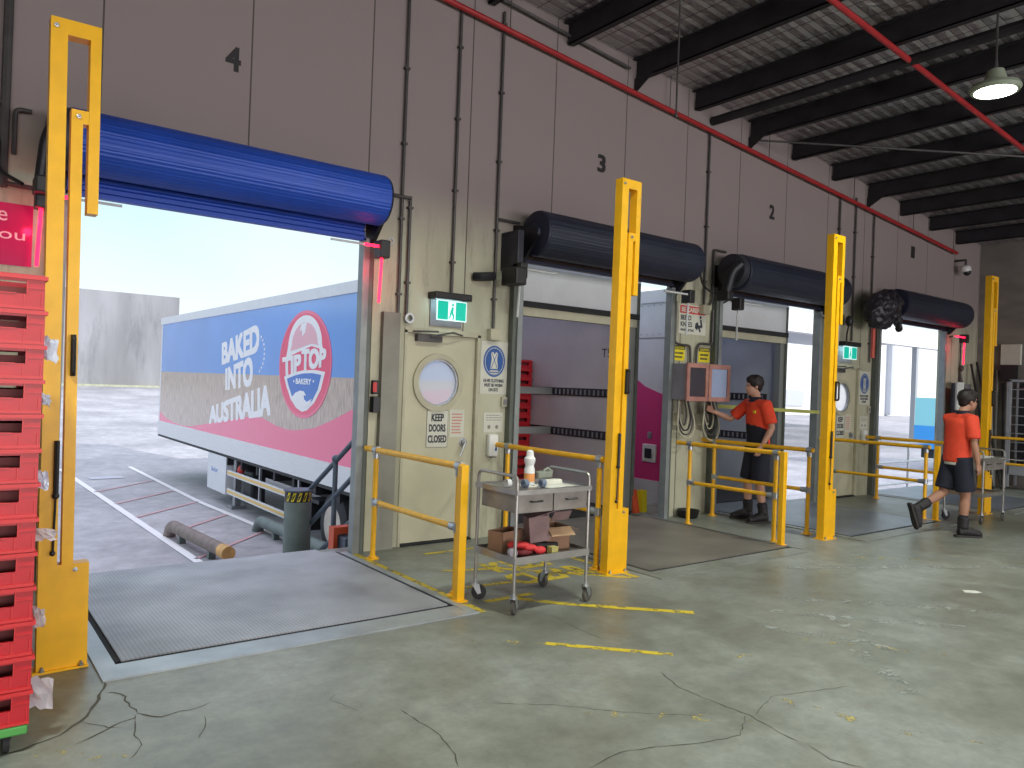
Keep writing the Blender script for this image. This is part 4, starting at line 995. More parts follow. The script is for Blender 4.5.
# things on the first trolley
TZ = .863
t = thing('spray_bottle', 'white squeeze bottle with orange label on the trolley top', 'bottle', (3.565, 4.42, TZ))
bm = BM(); lathe(bm, (3.565, 4.42, TZ), (0, 0, 1), [(0, .036), (.01, .04), (.12, .04), (.14, .032), (.155, .033), (.175, .042), (.20, .042), (.215, .03), (.225, .028), (.25, .026), (.262, .012)], 20); obj('body', bm, M['white'], t, True)
bm = BM(); lathe(bm, (3.565, 4.42, TZ + .03), (0, 0, 1), [(0, .0405), (.06, .0405)], 20); obj('label_band', bm, M['labelorange'], t)
for x, y, m, lab in ((3.43, 4.32, 'tape', 'blue grey tape roll beside the white bottle on the trolley'), (3.56, 4.28, 'tape', 'small tape roll in front of the white bottle on the trolley'), (3.32, 4.38, 'white', 'pale roll at the left end of the trolley top')):
    bm = BM(); 
    prof = [(0, .03), (.035, .03), (.035, .014), (0, .014)]
    n = 20; rg = []
    for q in range(n):
        a = 2 * pi * q / n; rg.append([bm.verts.new((x + s, y + r * cos(a), TZ + .031 + r * sin(a))) for s, r in prof])
    for q in range(n):
        for w_ in range(4): bm.faces.new((rg[q][w_], rg[q][(w_ + 1) % 4], rg[(q + 1) % n][(w_ + 1) % 4], rg[(q + 1) % n][w_]))
    tag(obj('tape_roll', bm, M[m], smooth=True), lab, 'tape roll', 'rolls on the trolley')
t = thing('label_gun', 'grey green label gun lying on the trolley top', 'label gun', (3.72, 4.42, TZ))
bm = bbox(3.64, 3.78, 4.40, 4.45, TZ + .045, TZ + .10, .01); obj('body', bm, M['drabgreen'], t)
obj('handle', bbox(3.66, 3.82, 4.33, 4.39, TZ + .0, TZ + .045, .012), M['signwhite'], t); bm = BM(); tube(bm, [(3.70, 4.42, TZ + .10), (3.74, 4.42, TZ + .12), (3.79, 4.42, TZ + .09)], .010, 6); obj('trigger_loop', bm, M['drabgreen'], t)
bm = BM(); crumple(bm, (3.60, 4.30, TZ + .006), .001, .001, .001, 3)
bm.free()
for k, (x, y, r, lab) in enumerate(((3.72, 4.30, .1, 'loose white paper sheet on the trolley top front'), (3.62, 4.36, -.3, 'second white sheet lying under the label gun'))):
    bm = BM(); c, s = cos(r), sin(r)
    prism(bm, Pl((x, y, TZ + .001 + .003 * (1 - k)), (c, s, 0), (-s, c, 0), (0, 0, 1)), rect(-.15, -.09, .15, .09), 0, .002)
    tag(obj('paper_sheet', bm, M['paper']), lab, 'paper', 'sheets on the trolley')
# lower shelf things
LZ = .382
def carton(x, y, rz, w, d, h, label, m, flaps=True, z=LZ, mi=None):
    t = thing('cardboard_box', label, 'box', (x, y, z), 'cardboard boxes on the trolley')
    c, s = cos(rz), sin(rz); P = Pl((x, y, z), (c, s, 0), (-s, c, 0), (0, 0, 1))
    bm = BM(); th = .004
    prism(bm, P, rect(-w / 2, -d / 2, w / 2, d / 2), 0, th)
    for q in (rect(-w / 2, -d / 2, w / 2, -d / 2 + th), rect(-w / 2, d / 2 - th, w / 2, d / 2), rect(-w / 2, -d / 2, -w / 2 + th, d / 2), rect(w / 2 - th, -d / 2, w / 2, d / 2)): prism(bm, P, q, 0, h)
    obj('box_body', bm, m, t)
    if flaps:
        for (a, b, ax) in ((-d / 2, -.09, 0), (d / 2, .09, 0), (w / 2, .10, 1), (-w / 2, -.08, 1)):
            bm = BM(); zz = P.O.z + h; dzz = -.05 if a == -d / 2 else .02
            A = [(-w / 2, a, 0), (w / 2, a, 0), (w / 2, a + b * .8, dzz), (-w / 2, a + b * .8, dzz)] if ax == 0 else [(a, -d / 2, 0), (a, d / 2, 0), (a + b * .8, d / 2, -.03), (a + b * .8, -d / 2, -.03)]
            v1 = [bm.verts.new(P(u, v, h + q)) for u, v, q in A]; v2 = [bm.verts.new(P(u, v, h + q + .004)) for u, v, q in A]
            bm.faces.new(v1); bm.faces.new(v2)
            for k in range(4): bm.faces.new((v1[k], v1[(k + 1) % 4], v2[(k + 1) % 4], v2[k]))
            obj('flap', bm, mi or M['cardlight'], t)
carton(3.78, 4.40, -.1, .21, .20, .17, 'open brown cardboard box with flaps on the lower trolley shelf', M['card'])
carton(3.43, 4.50, .25, .25, .14, .15, 'plain brown cardboard box at the left of the lower trolley shelf', M['card'], flaps=False)
t = thing('cardboard_box', 'tilted greyed cardboard box with a curled lid above the black case', 'box', (3.62, 4.36, LZ + .07), 'cardboard boxes on the trolley')
Pq = Pl((3.62, 4.36, LZ + .075), (.95, -.28, .12), (.28, .95, 0), (-.12, 0, .99))
bm = BM(); prism(bm, Pq, rect(-.08, -.05, .08, .07), 0, .19); obj('box_body', bm, M['cardpink'], t)
bm = BM(); prism(bm, Pl(Pq(.0, -.05, .19), (.9, -.3, .25), (.3, .9, .1), (-.2, -.05, .95)), rect(-.02, 0, .27, .14), 0, .006); prism(bm, Pl(Pq(.17, -.06, .20), (.9, -.3, .1), (.2, .6, -.7), (.0, .7, .7)), rect(-.05, 0, .1, .11), 0, .006); obj('curled_lid', bm, M['cardpink'], t)
tag(obj('plastic_case', bbox(3.54, 3.74, 4.26, 4.44, LZ, LZ + .07, .01), M['black']), 'low black plastic case on the lower trolley shelf', 'case')
tag(obj('small_box', bbox(3.62, 3.68, 4.195, 4.25, LZ, LZ + .055), mat('pale yellow print', (.48, .42, .15), .6, var=.2, scale=30)), 'tiny yellow box at the front of the lower trolley shelf', 'box')
bm = BM()
for c in ((3.40, 4.28, LZ + .08, .07, .05, .025), (3.46, 4.26, LZ + .06, .06, .05, .025), (3.53, 4.22, LZ + .04, .05, .035, .03), (3.36, 4.33, LZ + .07, .04, .04, .03)): blob(bm, c[:3], *c[3:])
o = obj('red_glove', bm, M['redcloth']); md = o.modifiers.new('r', 'REMESH'); md.mode = 'VOXEL'; md.voxel_size = .008; md.use_smooth_shade = True
tag(o, 'red glove draped at the left of the lower trolley shelf', 'glove')
bm = BM()
for c in ((3.42, 4.29, LZ + .03, .09, .08, .03), (3.48, 4.33, LZ + .03, .06, .06, .03)): blob(bm, c[:3], *c[3:])
o = obj('maroon_rag', bm, M['darkred']); md = o.modifiers.new('r', 'REMESH'); md.mode = 'VOXEL'; md.voxel_size = .01; md.use_smooth_shade = True
tag(o, 'dark maroon rag under the red glove on the trolley', 'rag')
bm = BM(); lathe(bm, (3.305, 4.24, LZ + .034), (.3, .95, 0), [(0, .03), (.005, .033), (.05, .033), (.055, .03)], 16); tag(obj('plastic_roll', bm, M['clearbag'], smooth=True), 'clear plastic roll at the near left corner of the lower shelf', 'roll')
# paper on second trolley
bm = BM(); prism(bm, Pl((11.5, 4.25, TZ + .002), (.97, -.22, -.08), (.22, .97, 0), (.08, 0, .99)), rect(-.1, -.05, .55, .22), 0, .004); tag(obj('paper_sheet', bm, M['paper']), 'large white sheet sliding off the trolley behind the walking man', 'paper')
bm = BM(); box(bm, 11.08, 11.5, 4.25, 4.6, TZ, TZ + .02); tag(obj('paper_pad', bm, M['paper']), 'white pad on the trolley top behind the walking man', 'paper')
# stray paper on the floor
bm = BM(); prism(bm, Pl((7.05, 2.74, .001), (.8, -.6, 0), (.6, .8, 0), (0, 0, 1)), [(-.07, -.03), (.0, -.05), (.075, -.03), (.06, .035), (-.05, .04)], 0, .003); tag(obj('paper_scrap', bm, M['paper']), 'small white paper scrap on the floor at the right', 'paper scrap')

# ---------------------------------------------------------------- floor paint and cracks
def strip(bm, pts, w, z=.0012, jitter=0, seed=0, t=.0006):
    rnd = random.Random(seed); P = [Vector((*p, 0)) for p in pts]; Q = [P[0]]
    if jitter:
        for a, b in zip(P, P[1:]):
            n = max(2, int((b - a).length / .04))
            for k in range(1, n + 1):
                q = a.lerp(b, k / n)
                if k < n: d = (b - a).normalized(); q = q + Vector((-d.y, d.x, 0)) * rnd.uniform(-jitter, jitter)
                Q.append(q)
    else: Q = P
    L, R = [], []
    for i, p in enumerate(Q):
        d = (Q[min(i + 1, len(Q) - 1)] - Q[max(i - 1, 0)]).normalized(); nrm = Vector((-d.y, d.x, 0))
        ww = w * (rnd.uniform(.35, 1.3) if jitter else 1)
        if jitter and i in (0, len(Q) - 1): ww *= .15
        L.append(p + nrm * ww / 2); R.append(p - nrm * ww / 2)
    for i in range(len(Q) - 1):
        a, b, c, d = [Vector((q.x, q.y, z)) for q in (L[i], R[i], R[i + 1], L[i + 1])]
        bm.faces.new([bm.verts.new(q) for q in (a, b, c, d)])
def fpaint(name, lines, w, m, z=.0012):
    bm = BM()
    for k, l_ in enumerate(lines): strip(bm, l_, w, z + k * .00025, seed=k)
    return obj(name, bm, m, floor)
fpaint('yellow_line', [[(3.55, 4.52), (3.75, 4.25), (4.07, 3.93), (4.46, 3.57)]], .07, M['markyellow'])
fpaint('yellow_line', [[(3.10, 3.62), (3.42, 3.29), (3.64, 3.06)]], .055, M['markyellow'])
fpaint('yellow_line', [[(3.14, 6.4), (3.14, 4.35)], [(4.86, 6.4), (4.86, 4.5)], [(3.3, 4.55), (3.75, 4.55)]], .06, M['markyellow'])
fpaint('yellow_line', [[(3.5, 5.49), (4.0, 5.32), (4.3, 5.0), (4.8, 4.52)], [(3.4, 4.95), (3.9, 4.9)], [(3.7, 6.1), (4.4, 6.1)]], .055, M['markyellow'])
fpaint('faded_yellow_line', [[(.28, 3.81), (.48, 3.61), (.75, 3.38)], [(2.7, 3.9), (3.1, 3.62)], [(2.57, 2.77), (3.1, 2.36), (3.34, 2.2)], [(3.9, 2.9), (4.1, 2.7)], [(3.6, 2.3), (3.75, 1.8), (4.0, 1.4)], [(7.4, 4.0), (9.3, 2.6)], [(10.17, 3.87), (10.6, 3.2)], [(4.56, 2.82), (5.2, 2.1)]], .07, M['markfaded'])
fpaint('pale_scuff', [[(5.0, 3.3), (5.9, 2.3)], [(5.4, 3.5), (6.6, 2.35)], [(6.3, 4.1), (8.6, 2.9)], [(4.6, 3.1), (5.0, 2.4)], [(4.9, 2.35), (5.3, 3.0)], [(4.75, 2.5), (4.3, 1.95)]], .11, M['markpale'])
bm = BM()
def ftext(body, A, B, C_, D): text(bm, FL(.001), body, 0, 0, 1, 1, 0, .08, quad=[A, B, C_, D], t=.0006)
ftext('KEEP', (3.92, 5.22), (4.62, 5.22), (4.62, 5.52), (3.92, 5.52)); ftext('CLEAR', (3.85, 4.80), (4.66, 4.80), (4.66, 5.10), (3.85, 5.10))
obj('floor_lettering', bm, M['markyellow'], floor)
bm = BM()
CRK = [([(.76, 4.35), (.7, 4.13), (.64, 4.0), (.59, 3.91), (.5, 3.81), (.4, 3.77), (.25, 3.72)], .022), ([(.59, 3.91), (.66, 3.82), (.68, 3.78), (.74, 3.74)], .008), ([(.74, 4.2), (.8, 4.14), (.81, 4.01), (.82, 3.87)], .016), ([(.82, 3.87), (.80, 3.82), (.74, 3.81), (.64, 3.74), (.54, 3.68)], .013), ([(.82, 3.87), (.9, 3.77), (.99, 3.79), (1.05, 3.78), (1.14, 3.82)], .013), ([(.8, 3.82), (.76, 3.64), (.77, 3.53), (.7, 3.42)], .009), ([(1.07, 3.68), (1.04, 3.56), (.98, 3.45)], .007),
       ([(3.36, 2.91), (3.27, 2.69), (3.28, 2.5), (3.3, 2.27), (3.26, 2.1), (3.25, 1.96)], .011), ([(3.28, 2.28), (3.07, 2.16), (2.89, 2.2), (2.8, 2.23), (2.61, 2.31), (2.47, 2.35), (2.26, 2.32)], .008), ([(2.3, 3.07), (2.57, 2.87), (2.77, 2.65), (3.08, 2.4)], .006), ([(1.87, 3.25), (1.89, 2.92), (1.85, 2.73), (1.8, 2.63)], .009), ([(1.7, 3.6), (1.63, 3.54), (1.7, 3.33)], .005), ([(3.26, 1.93), (3.21, 1.79), (3.27, 1.67)], .009), ([(3.51, 4.06), (3.47, 3.7), (3.47, 3.47)], .006), ([(3.3, 2.25), (3.6, 2.35), (4.1, 2.2)], .006)]
for k, (l_, w_) in enumerate(CRK): strip(bm, l_, w_ * .6, .0015, jitter=w_ * .5 + .002, seed=k)
obj('crack', bm, M['crack'], floor)

# ---------------------------------------------------------------- right corner clutter
t = thing('tray_rack', 'pale grey metal rack of wire shelves against the end wall', 'rack', (16.2, 5.3, 0))
for x in (16.15,):
    for y in (5.72, 4.95):
        obj('upright', bbox(x - .02, x + .02, y - .02, y + .02, .05, 2.05), M['rackwhite'], t)
    for y in (5.72, 4.95): obj('upright', bbox(16.5, 16.54, y - .02, y + .02, .05, 2.05), M['rackwhite'], t)
obj('top_frame', bbox(16.13, 16.54, 4.93, 5.74, 2.02, 2.06), M['rackwhite'], t)
obj('back_sheet', bbox(16.5, 16.52, 4.97, 5.70, .3, 2.0), M['rackdark'], t)
for k in range(9): obj('wire_shelf', bbox(16.15, 16.5, 4.97, 5.70, .55 + k * .165, .562 + k * .165), M['rackwhite'], t)
obj('kick_panel', bbox(16.13, 16.16, 4.95, 5.72, .28, .46), M['rackwhite'], t)
bm = BM(); blob(bm, (16.3, 5.35, 1.89), .12, .3, .035); o = obj('folded_bundle', bm, M['pinktray'], smooth=True); tag(o, 'pinkish folded bundle on the top shelf of the rack', 'bundle')
t = thing('notice_board', 'dark and white board standing right of bay 1', 'board', (15.5, 6.3, 1.2))
obj('dark_panel', bbox(15.12, 15.6, 6.3, 6.34, 0, 1.95), M['motor'], t); obj('white_panel', bbox(15.2, 15.5, 6.27, 6.299, 1.45, 1.97), M['white'], t)
tag(obj('grey_panel', bbox(15.62, 16.2, 6.42, 6.49, 1.62, 1.95, .01), M['cabgrey']), 'mottled grey panel on the wall in the end corner behind the poles', 'panel')
for k, (x, y, lx, ly, h, m, lab) in enumerate(((15.85, 5.85, 16.15, 6.42, 2.35, 'black', 'black leaning load bar, leftmost in the end corner'), (15.98, 5.75, 16.4, 6.42, 2.4, 'black', 'black leaning load bar second from the left in the corner'), (16.10, 5.95, 16.50, 6.2, 2.3, 'rackwhite', 'pale leaning pole in front of the corner cupboard'), (16.25, 5.98, 16.55, 6.1, 2.25, 'bargrey', 'grey leaning pole left of the rack'), (16.36, 5.84, 16.56, 5.92, 2.35, 'rackwhite', 'pale leaning pole nearest the rack'), (16.22, 5.82, 16.56, 6.0, 2.0, 'black', 'short dark leaning pole between the pale poles'), (15.75, 6.1, 15.8, 6.47, 2.2, 'tarp', 'grey leaning strap pole at the right of bay 1'))):
    bm = BM(); tube(bm, [(x, y, .0), (lx, ly, h)], .022, 8); tag(obj('leaning_pole', bm, M[m], smooth=True), lab, 'pole', 'poles in the end corner')
tag(obj('white_case', bbox(16.52, 16.59, 5.70, 6.05, 2.35, 2.75, .01), M['signwhite']), 'pale speckled panel on the end wall above the leaning poles', 'panel')
bm = BM(); box(bm, 16.45, 16.585, 5.76, 6.02, 2.05, 2.35); tag(obj('black_holder', bm, M['black']), 'black holder on the end wall under the pale panel', 'holder')
bm = BM(); tube(bm, [(15.78, 6.47, 2.9), (15.78, 6.47, 1.9)], .012, 6); blob(bm, (15.78, 6.44, 2.25), .04, .04, .06); tag(obj('hanging_switch', bm, M['conduit']), 'hanging pull switch right of the red bay 1 signal', 'switch')

# ---------------------------------------------------------------- outside
GZ = -1.15
bm = BM(); prism(bm, XP(-60), [(6.70, GZ), (24, GZ), (64, .55), (330, .55), (330, -4), (6.70, -4)], 0, 330)
yard = obj('yard_ground', bm, M['yard'], kind='structure')
def yline(pts, w, m, name): 
    bm = BM(); strip(bm, pts, w, GZ + .012); return obj(name, bm, m, yard)
yline([(2.9, 24), (3.2, 11.0), (3.24, 7)], .13, M['paintwhite'], 'white_line')
yline([(4.62, 24), (4.66, 17), (4.83, 14), (4.9, 7.2)], .12, M['paintwhite'], 'white_line')
yline([(7.4, 24), (7.5, 8)], .12, M['paintwhite'], 'white_line')
for a, b in (((3.0, 19.2), (4.5, 20.7)), ((3.1, 17.35), (4.55, 18.8)), ((3.15, 15.6), (4.64, 17.03)), ((3.2, 13.7), (4.71, 15.23)), ((3.2, 11.75), (4.75, 13.3)), ((3.25, 10.2), (4.85, 11.8))): yline([a, b], .07, M['paintpink'], 'faded_red_line')
yline([(3.25, 21.7), (4.05, 21.75)], .5, M['fargrey'], 'drain_cover')
# steel wheel guides
for (a, b, lab) in (((3.28, 13.4), (3.45, 11.3), 'rusty steel wheel guide on the yard left of the trailer'), ((4.70, 13.2), (4.78, 10.2), 'grey pipe wheel guide beside the trailer wheels')):
    t = thing('wheel_guide', lab, 'wheel guide', ((a[0] + b[0]) / 2, (a[1] + b[1]) / 2, GZ), 'yard wheel guides')
    bm = BM(); tube(bm, bend([(a[0], a[1] + .25, GZ), (a[0], a[1] + .1, GZ + .2), (b[0], b[1], GZ + .2)], .15), .10, 14); obj('pipe', bm, M['bollardgrey'] if b[0] > 4 else mat('weathered brown steel', (.22, .18, .16), .7, var=.3), t, True)
    bm = BM(); tube(bm, [(b[0], b[1] - .001, GZ + .2), (b[0] + .01, b[1] - .25, GZ + .2)], .101, 14); obj('painted_end', bm, mat('chipped orange paint', (.62, .36, .12), .6, var=.3), t, True)
    for q in (.2, .8):
        x, y = a[0] + (b[0] - a[0]) * q, a[1] + (b[1] - a[1]) * q; obj('foot', bbox(x - .05, x + .05, y - .05, y + .05, GZ, GZ + .15), M['bollardgrey'], t)
# far concrete wall, verge, white warehouse
tag(obj('concrete_building', bbox(-35, 15.0, 62, 75, .4, 7.35), M['far_concrete']), 'tall stained precast concrete building across the yard', 'building')
tag(obj('grass_verge', bbox(-35, 15.2, 61.2, 62, .40, .56), M['fargrass']), 'thin pale grass verge at the foot of the far concrete building', 'verge')
t = thing('warehouse', 'white warehouse seen far off through bay 1', 'building', (90, 48, -.5))
obj('wall_cladding', bbox(56, 130, 44, 70, -.6, 9.0), M['farwhite'], t)
obj('roof_fascia', bbox(55, 131, 43, 71, 9.0, 10.2), M['fargrey'], t)
for x in (62, 74, 88, 104): obj('column', bbox(x, x + .6, 43.4, 44, -.2, 9.0), M['fargrey'], t)
obj('loading_window', bbox(66, 71, 43.85, 44, .6, 2.2), M['fargrey'], t)
t = thing('awning', 'pale steel awning above the yard outside bay 1', 'awning', (40, 24, 5))
obj('fascia', bbox(22, 60, 23, 23.6, 5.0, 6.1), M['farwhite'], t); obj('roof_sheet', bbox(22, 60, 23.6, 36, 5.9, 6.1), M['fargrey'], t)
for x in (22.5, 33, 50, 59): obj('post', bbox(x, x + .3, 23.1, 23.4, GZ, 5.0), M['rackwhite'], t)
t = thing('curtain_truck', 'parked turquoise and azure curtain trailer outside bay 1', 'trailer', (34, 13, GZ))
obj('upper_curtain', bbox(31.2, 37, 12, 14.4, .62, 1.72), M['cyan'], t); obj('lower_curtain', bbox(31.19, 37, 11.99, 14.41, -.28, .62), M['azure'], t)
for x in (32.2, 36):
    bm = BM(); lathe(bm, (x, 12.1, GZ + .45), (0, 1, 0), [(0, .45), (.3, .45)], 24); obj('wheel', bm, M['tyre'], t, True)
obj('chassis', bbox(31.4, 36.8, 12.2, 14.2, GZ + .5, -.28), M['chassis'], t)
t = thing('yard_fence', 'galvanised tube fence in the yard outside bays 2 and 1', 'fence', (24, 10.5, GZ), )
for z in (-.7, -.1, .4):
    bm = BM(); tube(bm, [(17, 10.2, z), (34, 10.2, z)], .03, 8); obj('rail', bm, M['galv'], t, True)
for k in range(8):
    bm = BM(); tube(bm, [(17 + k * 2.4, 10.2, GZ), (17 + k * 2.4, 10.2, .42)], .035, 8); obj('post', bm, M['galv'], t, True)
# bollard by the dock edge
t = thing('concrete_bollard', 'grey bollard with yellow and black hazard collar outside bay 4', 'bollard', (3.43, 8.5, GZ))
bm = BM(); lathe(bm, (3.43, 8.5, GZ), (0, 0, 1), [(0, .15), (1.44, .15)], 28); obj('post', bm, M['bollardgrey'], t, True)
bm = BM(); lathe(bm, (3.43, 8.5, GZ + 1.44), (0, 0, 1), [(0, .165), (.015, .165)], 28); obj('cap', bm, M['handrail'], t)
bm = BM()
for k in range(7):
    a = -pi + .2 + k * .45
    def q(aa, z): return (3.43 + .152 * cos(aa), 8.5 + .152 * sin(aa), GZ + z)
    if k % 2 == 0 or True:
        v = [bm.verts.new(q(a, 1.33)), bm.verts.new(q(a + .22, 1.33)), bm.verts.new(q(a + .42, 1.43)), bm.verts.new(q(a + .2, 1.43))]; bm.faces.new(v)
obj('hazard_stripe', bm, M['signyellow'], t)
bm = BM(); lathe(bm, (3.43, 8.5, GZ + 1.32), (0, 0, 1), [(0, .1505), (.12, .1505)], 28); obj('hazard_collar', bm, M['black'], t, True)
# stair handrail outside the cream door
t = thing('stair_handrail', 'blue grey tube handrail of the outside stair beside bay 4', 'handrail', (3.57, 8, GZ))
for dx in (0,):
    X0 = 3.57
    for (z0, z1, ya, yb) in ((1.08, .25, 7.17, 8.57), (.75, -.50, 7.1, 9.1), (.28, -1.0, 7.1, 9.2)):
        bm = BM(); tube(bm, [(X0, ya, z0), (X0, yb, z1)], .028, 10); obj('rail', bm, M['handrail'], t, True)
    bm = BM(); tube(bm, bend([(X0, 8.57, .25), (X0, 8.95, -.02), (X0, 9.0, -.55)], .1), .026, 10); obj('rail_end', bm, M['handrail'], t, True)
    for y, z in ((7.2, 1.06), (7.82, .72), (8.5, .28)):
        bm = BM(); tube(bm, [(X0, y, GZ if y > 8.3 else -.6), (X0, y, z)], .028, 10); blob(bm, (X0, y, z), .045, .045, .045); obj('post', bm, M['handrail'], t, True)
t = thing('stair', 'concrete stair descending from the cream door outside', 'stair', (4.2, 7.8, GZ))
bm = BM()
for k in range(6): box(bm, 3.62, 4.62, 6.70 + (0 if k == 0 else .6 + .28 * (k - 1)), 7.3 + .28 * k if k else 7.3, GZ, -.02 - .19 * k)
obj('steps', bm, M['pilaster'], t)
t = thing('wheel_chock_stand', 'orange red bracket with grey box outside the right jamb of bay 4', 'chock stand', (3.45, 7.4, -.4))
obj('grey_box', bbox(3.40, 3.58, 7.15, 7.4, -.62, -.02, .01), M['handrail'], t)
bm = BM(); box(bm, 3.34, 3.385, 7.3, 7.42, -.62, .07); box(bm, 3.385, 3.6, 7.3, 7.42, .0, .07); obj('orange_bracket', bm, M['orange'], t)
# dock edge bumpers
for i, (a, b) in enumerate(OPEN):
    for s, x in (('left', a + .12), ('right', b - .12)):
        bm = bbox(x - .1, x + .1, 6.705, 6.82, -.55, -.1, .01); tag(obj('dock_bumper', bm, M['rubber']), 'black rubber dock bumper outside the %s end of bay %s' % (s, '4321'[i]), 'bumper', 'dock bumpers')
bm = BM(); prism(bm, XP(7.40), [(6.95, -.02), (7.35, -.02), (7.28, .28), (7.02, .28)], 0, .1); tag(obj('red_guard', bm, M['orange']), 'small red guard block at the right outer edge of bay 3', 'guard')
bm = BM(); prism(bm, XP(7.56), [(6.95, -.02), (7.35, -.02), (7.05, .27), (6.97, .27)], 0, .08); tag(obj('yellow_chock', bm, M['signyellow']), 'yellow triangular chock beside the red guard at bay 3', 'chock')
tag(obj('dock_ledge', bbox(7.37, 8.35, 6.705, 7.4, -.25, -.02), M['pilaster']), 'concrete ledge outside between bays 3 and 2', 'ledge')

# trailers ---------------------------------------------------------
def trailer(x0, x1, y0, y1, kind, label, n_):
    t = thing('semi_trailer', label, 'trailer', ((x0 + x1) / 2, (y0 + y1) / 2, GZ), 'trailers backed up to the dock')
    zt = 3.06
    lin = M['trim_in'] if kind == 'big' else M['trim_in2']
    obj('floor_deck', bbox(x0, x1, y0, y1, -.12, .01), M['chassis'], t)
    lw = obj('left_wall', bbox(x0, x0 + .05, y0 + .12, y1, .01, zt - .06), M['trailerwhite'], t)
    rw = obj('right_wall', bbox(x1 - .05, x1, y0 + .12, y1, .01, zt - .06), M['trailerwhite'], t)
    obj('right_lining', bbox(x1 - .07, x1 - .051, y0 + .13, y1 - .05, .02, zt - .1), lin, rw)
    obj('left_lining', bbox(x0 + .051, x0 + .07, y0 + .13, y1 - .05, .02, zt - .1), lin, lw)
    obj('front_wall', bbox(x0 + .05, x1 - .05, y1 - .05, y1, .01, zt - .06), lin, t)
    obj('roof_panel', bbox(x0, x1, y0, y1, zt - .06, zt), M['roofglass'], t)
    zh = 2.42
    obj('rear_post', bbox(x0, x0 + .10, y0, y0 + .12, .01, zt - .06), M['frame'], t); obj('rear_post', bbox(x1 - .05, x1, y0, y0 + .12, .01, zt - .06), M['frame'], t)
    obj('frame_liner', bbox(x1 - .16, x1 - .05, y0 + .02, y0 + .12, .01, zh), M['bargrey'], t)
    obj('header_panel', bbox(x0 + .10, x1 - .05, y0 + .01, y0 + .10, zh + .17, zt - .06), M['trailerwhite'], t)
    obj('header_seal', bbox(x0 + .05, x1 - .03, y0 - .03, y0 + .03, zh + .10, zh + .17), M['rubber'], t)
    obj('header_beam', bbox(x0 + .10, x1 - .05, y0, y0 + .1, zh, zh + .10), M['creamtrim'], t)
    for z in (.90, 1.48) if kind == 'big' else (.86, 1.50):
        bm = BM(); box(bm, x1 - .085, x1 - .07, y0 + .3, y1 - 1, z, z + .115)
        for k in range(28): box(bm, x1 - .095, x1 - .085, y0 + .36 + k * .09, y0 + .385 + k * .09, z + .02, z + .095)
        r_ = obj('load_rail', bm, [M['ribdark'], M['cabgrey']], t)
        for f in r_.data.polygons:
            if f.index >= 6: f.material_index = 1
        if kind == 'big': obj('load_bar', bbox(x0 + .06, x1 - .075, 8.62, 8.70, z + .01, z + .11), M['bargrey'], t)
    # outside
    obj('bottom_rail', bbox(x0 - .02, x0 - .001, y0, y1, -.06, .30), M['traileralu'], t)
    obj('top_rail', bbox(x0 - .025, x0 - .001, y0, y1, 2.88, zt), M['trailerwhite'], t)
    obj('chassis_beams', bbox(x0 + .5, x0 + .65, y0 + .3, y1 - 5, -.45, -.12), M['chassis'], t); obj('chassis_beams', bbox(x1 - .65, x1 - .5, y0 + .3, y1 - 5, -.45, -.12), M['chassis'], t)
    for k in range(10):
        y = y0 + 1 + k * (y1 - y0 - 7) / 9; obj('cross_member', bbox(x0 + .02, x1 - .02, y - .04, y + .04, -.28, -.121), M['chassis'], t)
    for y in (8.2, 9.55, 10.95):
        for s, x in ((1, x0 + .03), (-1, x1 - .03)):
            bm = BM(); lathe(bm, (x, y, GZ + .49), (s, 0, 0), [(0, .30), (0, .44), (.03, .485), (.27, .485), (.30, .44), (.30, .3)], 36); w_ = obj('wheel', bm, M['tyre'], t, True)
            bm = BM(); lathe(bm, (x - s * .004, y, GZ + .49), (s, 0, 0), [(0, .30), (.004, .30), (.03, .27), (.05, .15), (.012, .13), (.006, .09)], 30); obj('wheel_rim', bm, M['rim'], w_, True)
        bm = BM(); tube(bm, [(x0 + .3, y, GZ + .49), (x1 - .3, y, GZ + .49)], .06, 10); obj('axle', bm, M['chassis'], t, True)
    bm = BM(); box(bm, x0 + .04, x0 + .32, 11.5, 11.9, -.42, -.36); box(bm, x0 + .04, x0 + .32, 11.88, 11.92, -.9, -.36); obj('mudguard', bm, M['chassis'], t)
    if kind == 'big':
        for z in (-.42, -.80):
            bm = BM(); box(bm, x0 - .01, x0 + .02, 12.1, 16.05, z - .05, z + .06); g = obj('side_guard_rail', bm, M['trailerwhite'], t)
            bm = BM(); box(bm, x0 - .014, x0 - .0101, 12.1, 16.05, z - .02, z + .035); obj('yellow_stripe', bm, mat('amber reflective stripe', (.72, .50, .16), .4), g)
        for y in (12.3, 14.2): obj('guard_strut', bbox(x0 + .021, x0 + .06, y, y + .06, -.85, -.06), M['galv'], t)
        bx = obj('tool_box', bbox(x0 + .0, x0 + .55, 16.2, 17.5, -.90, -.10, .01), M['trailerwhite'], t)
        bm = BM(); text(bm, SD(x0 - .001), 'Barker', -17.2, -.50, -16.75, -.40, 0, 0); obj('maker_lettering', bm, M['tlogoblue'], bx)
        bm = BM(); box(bm, x0 + .1, x0 + .22, 15.85, 16.0, -1.08, -.06); box(bm, x0 + .02, x0 + .32, 15.8, 16.05, GZ, GZ + .07); obj('landing_leg', bm, M['galv'], t)
        bm = BM(); blob(bm, (x0 + .12, 15.6, -.33), .07, .1, .11); obj('red_extinguisher', bm, M['signred'], t)
        obj('air_tank', bbox(x0 + .1, x0 + .4, 14.9, 15.4, -.95, -.3, .05), M['chassis'], t)
        P = SD(x0 - .001); Q = lambda pts: [(-y, z) for y, z in pts]
        a, b = -(y1 - .12), -(y0 + .15)
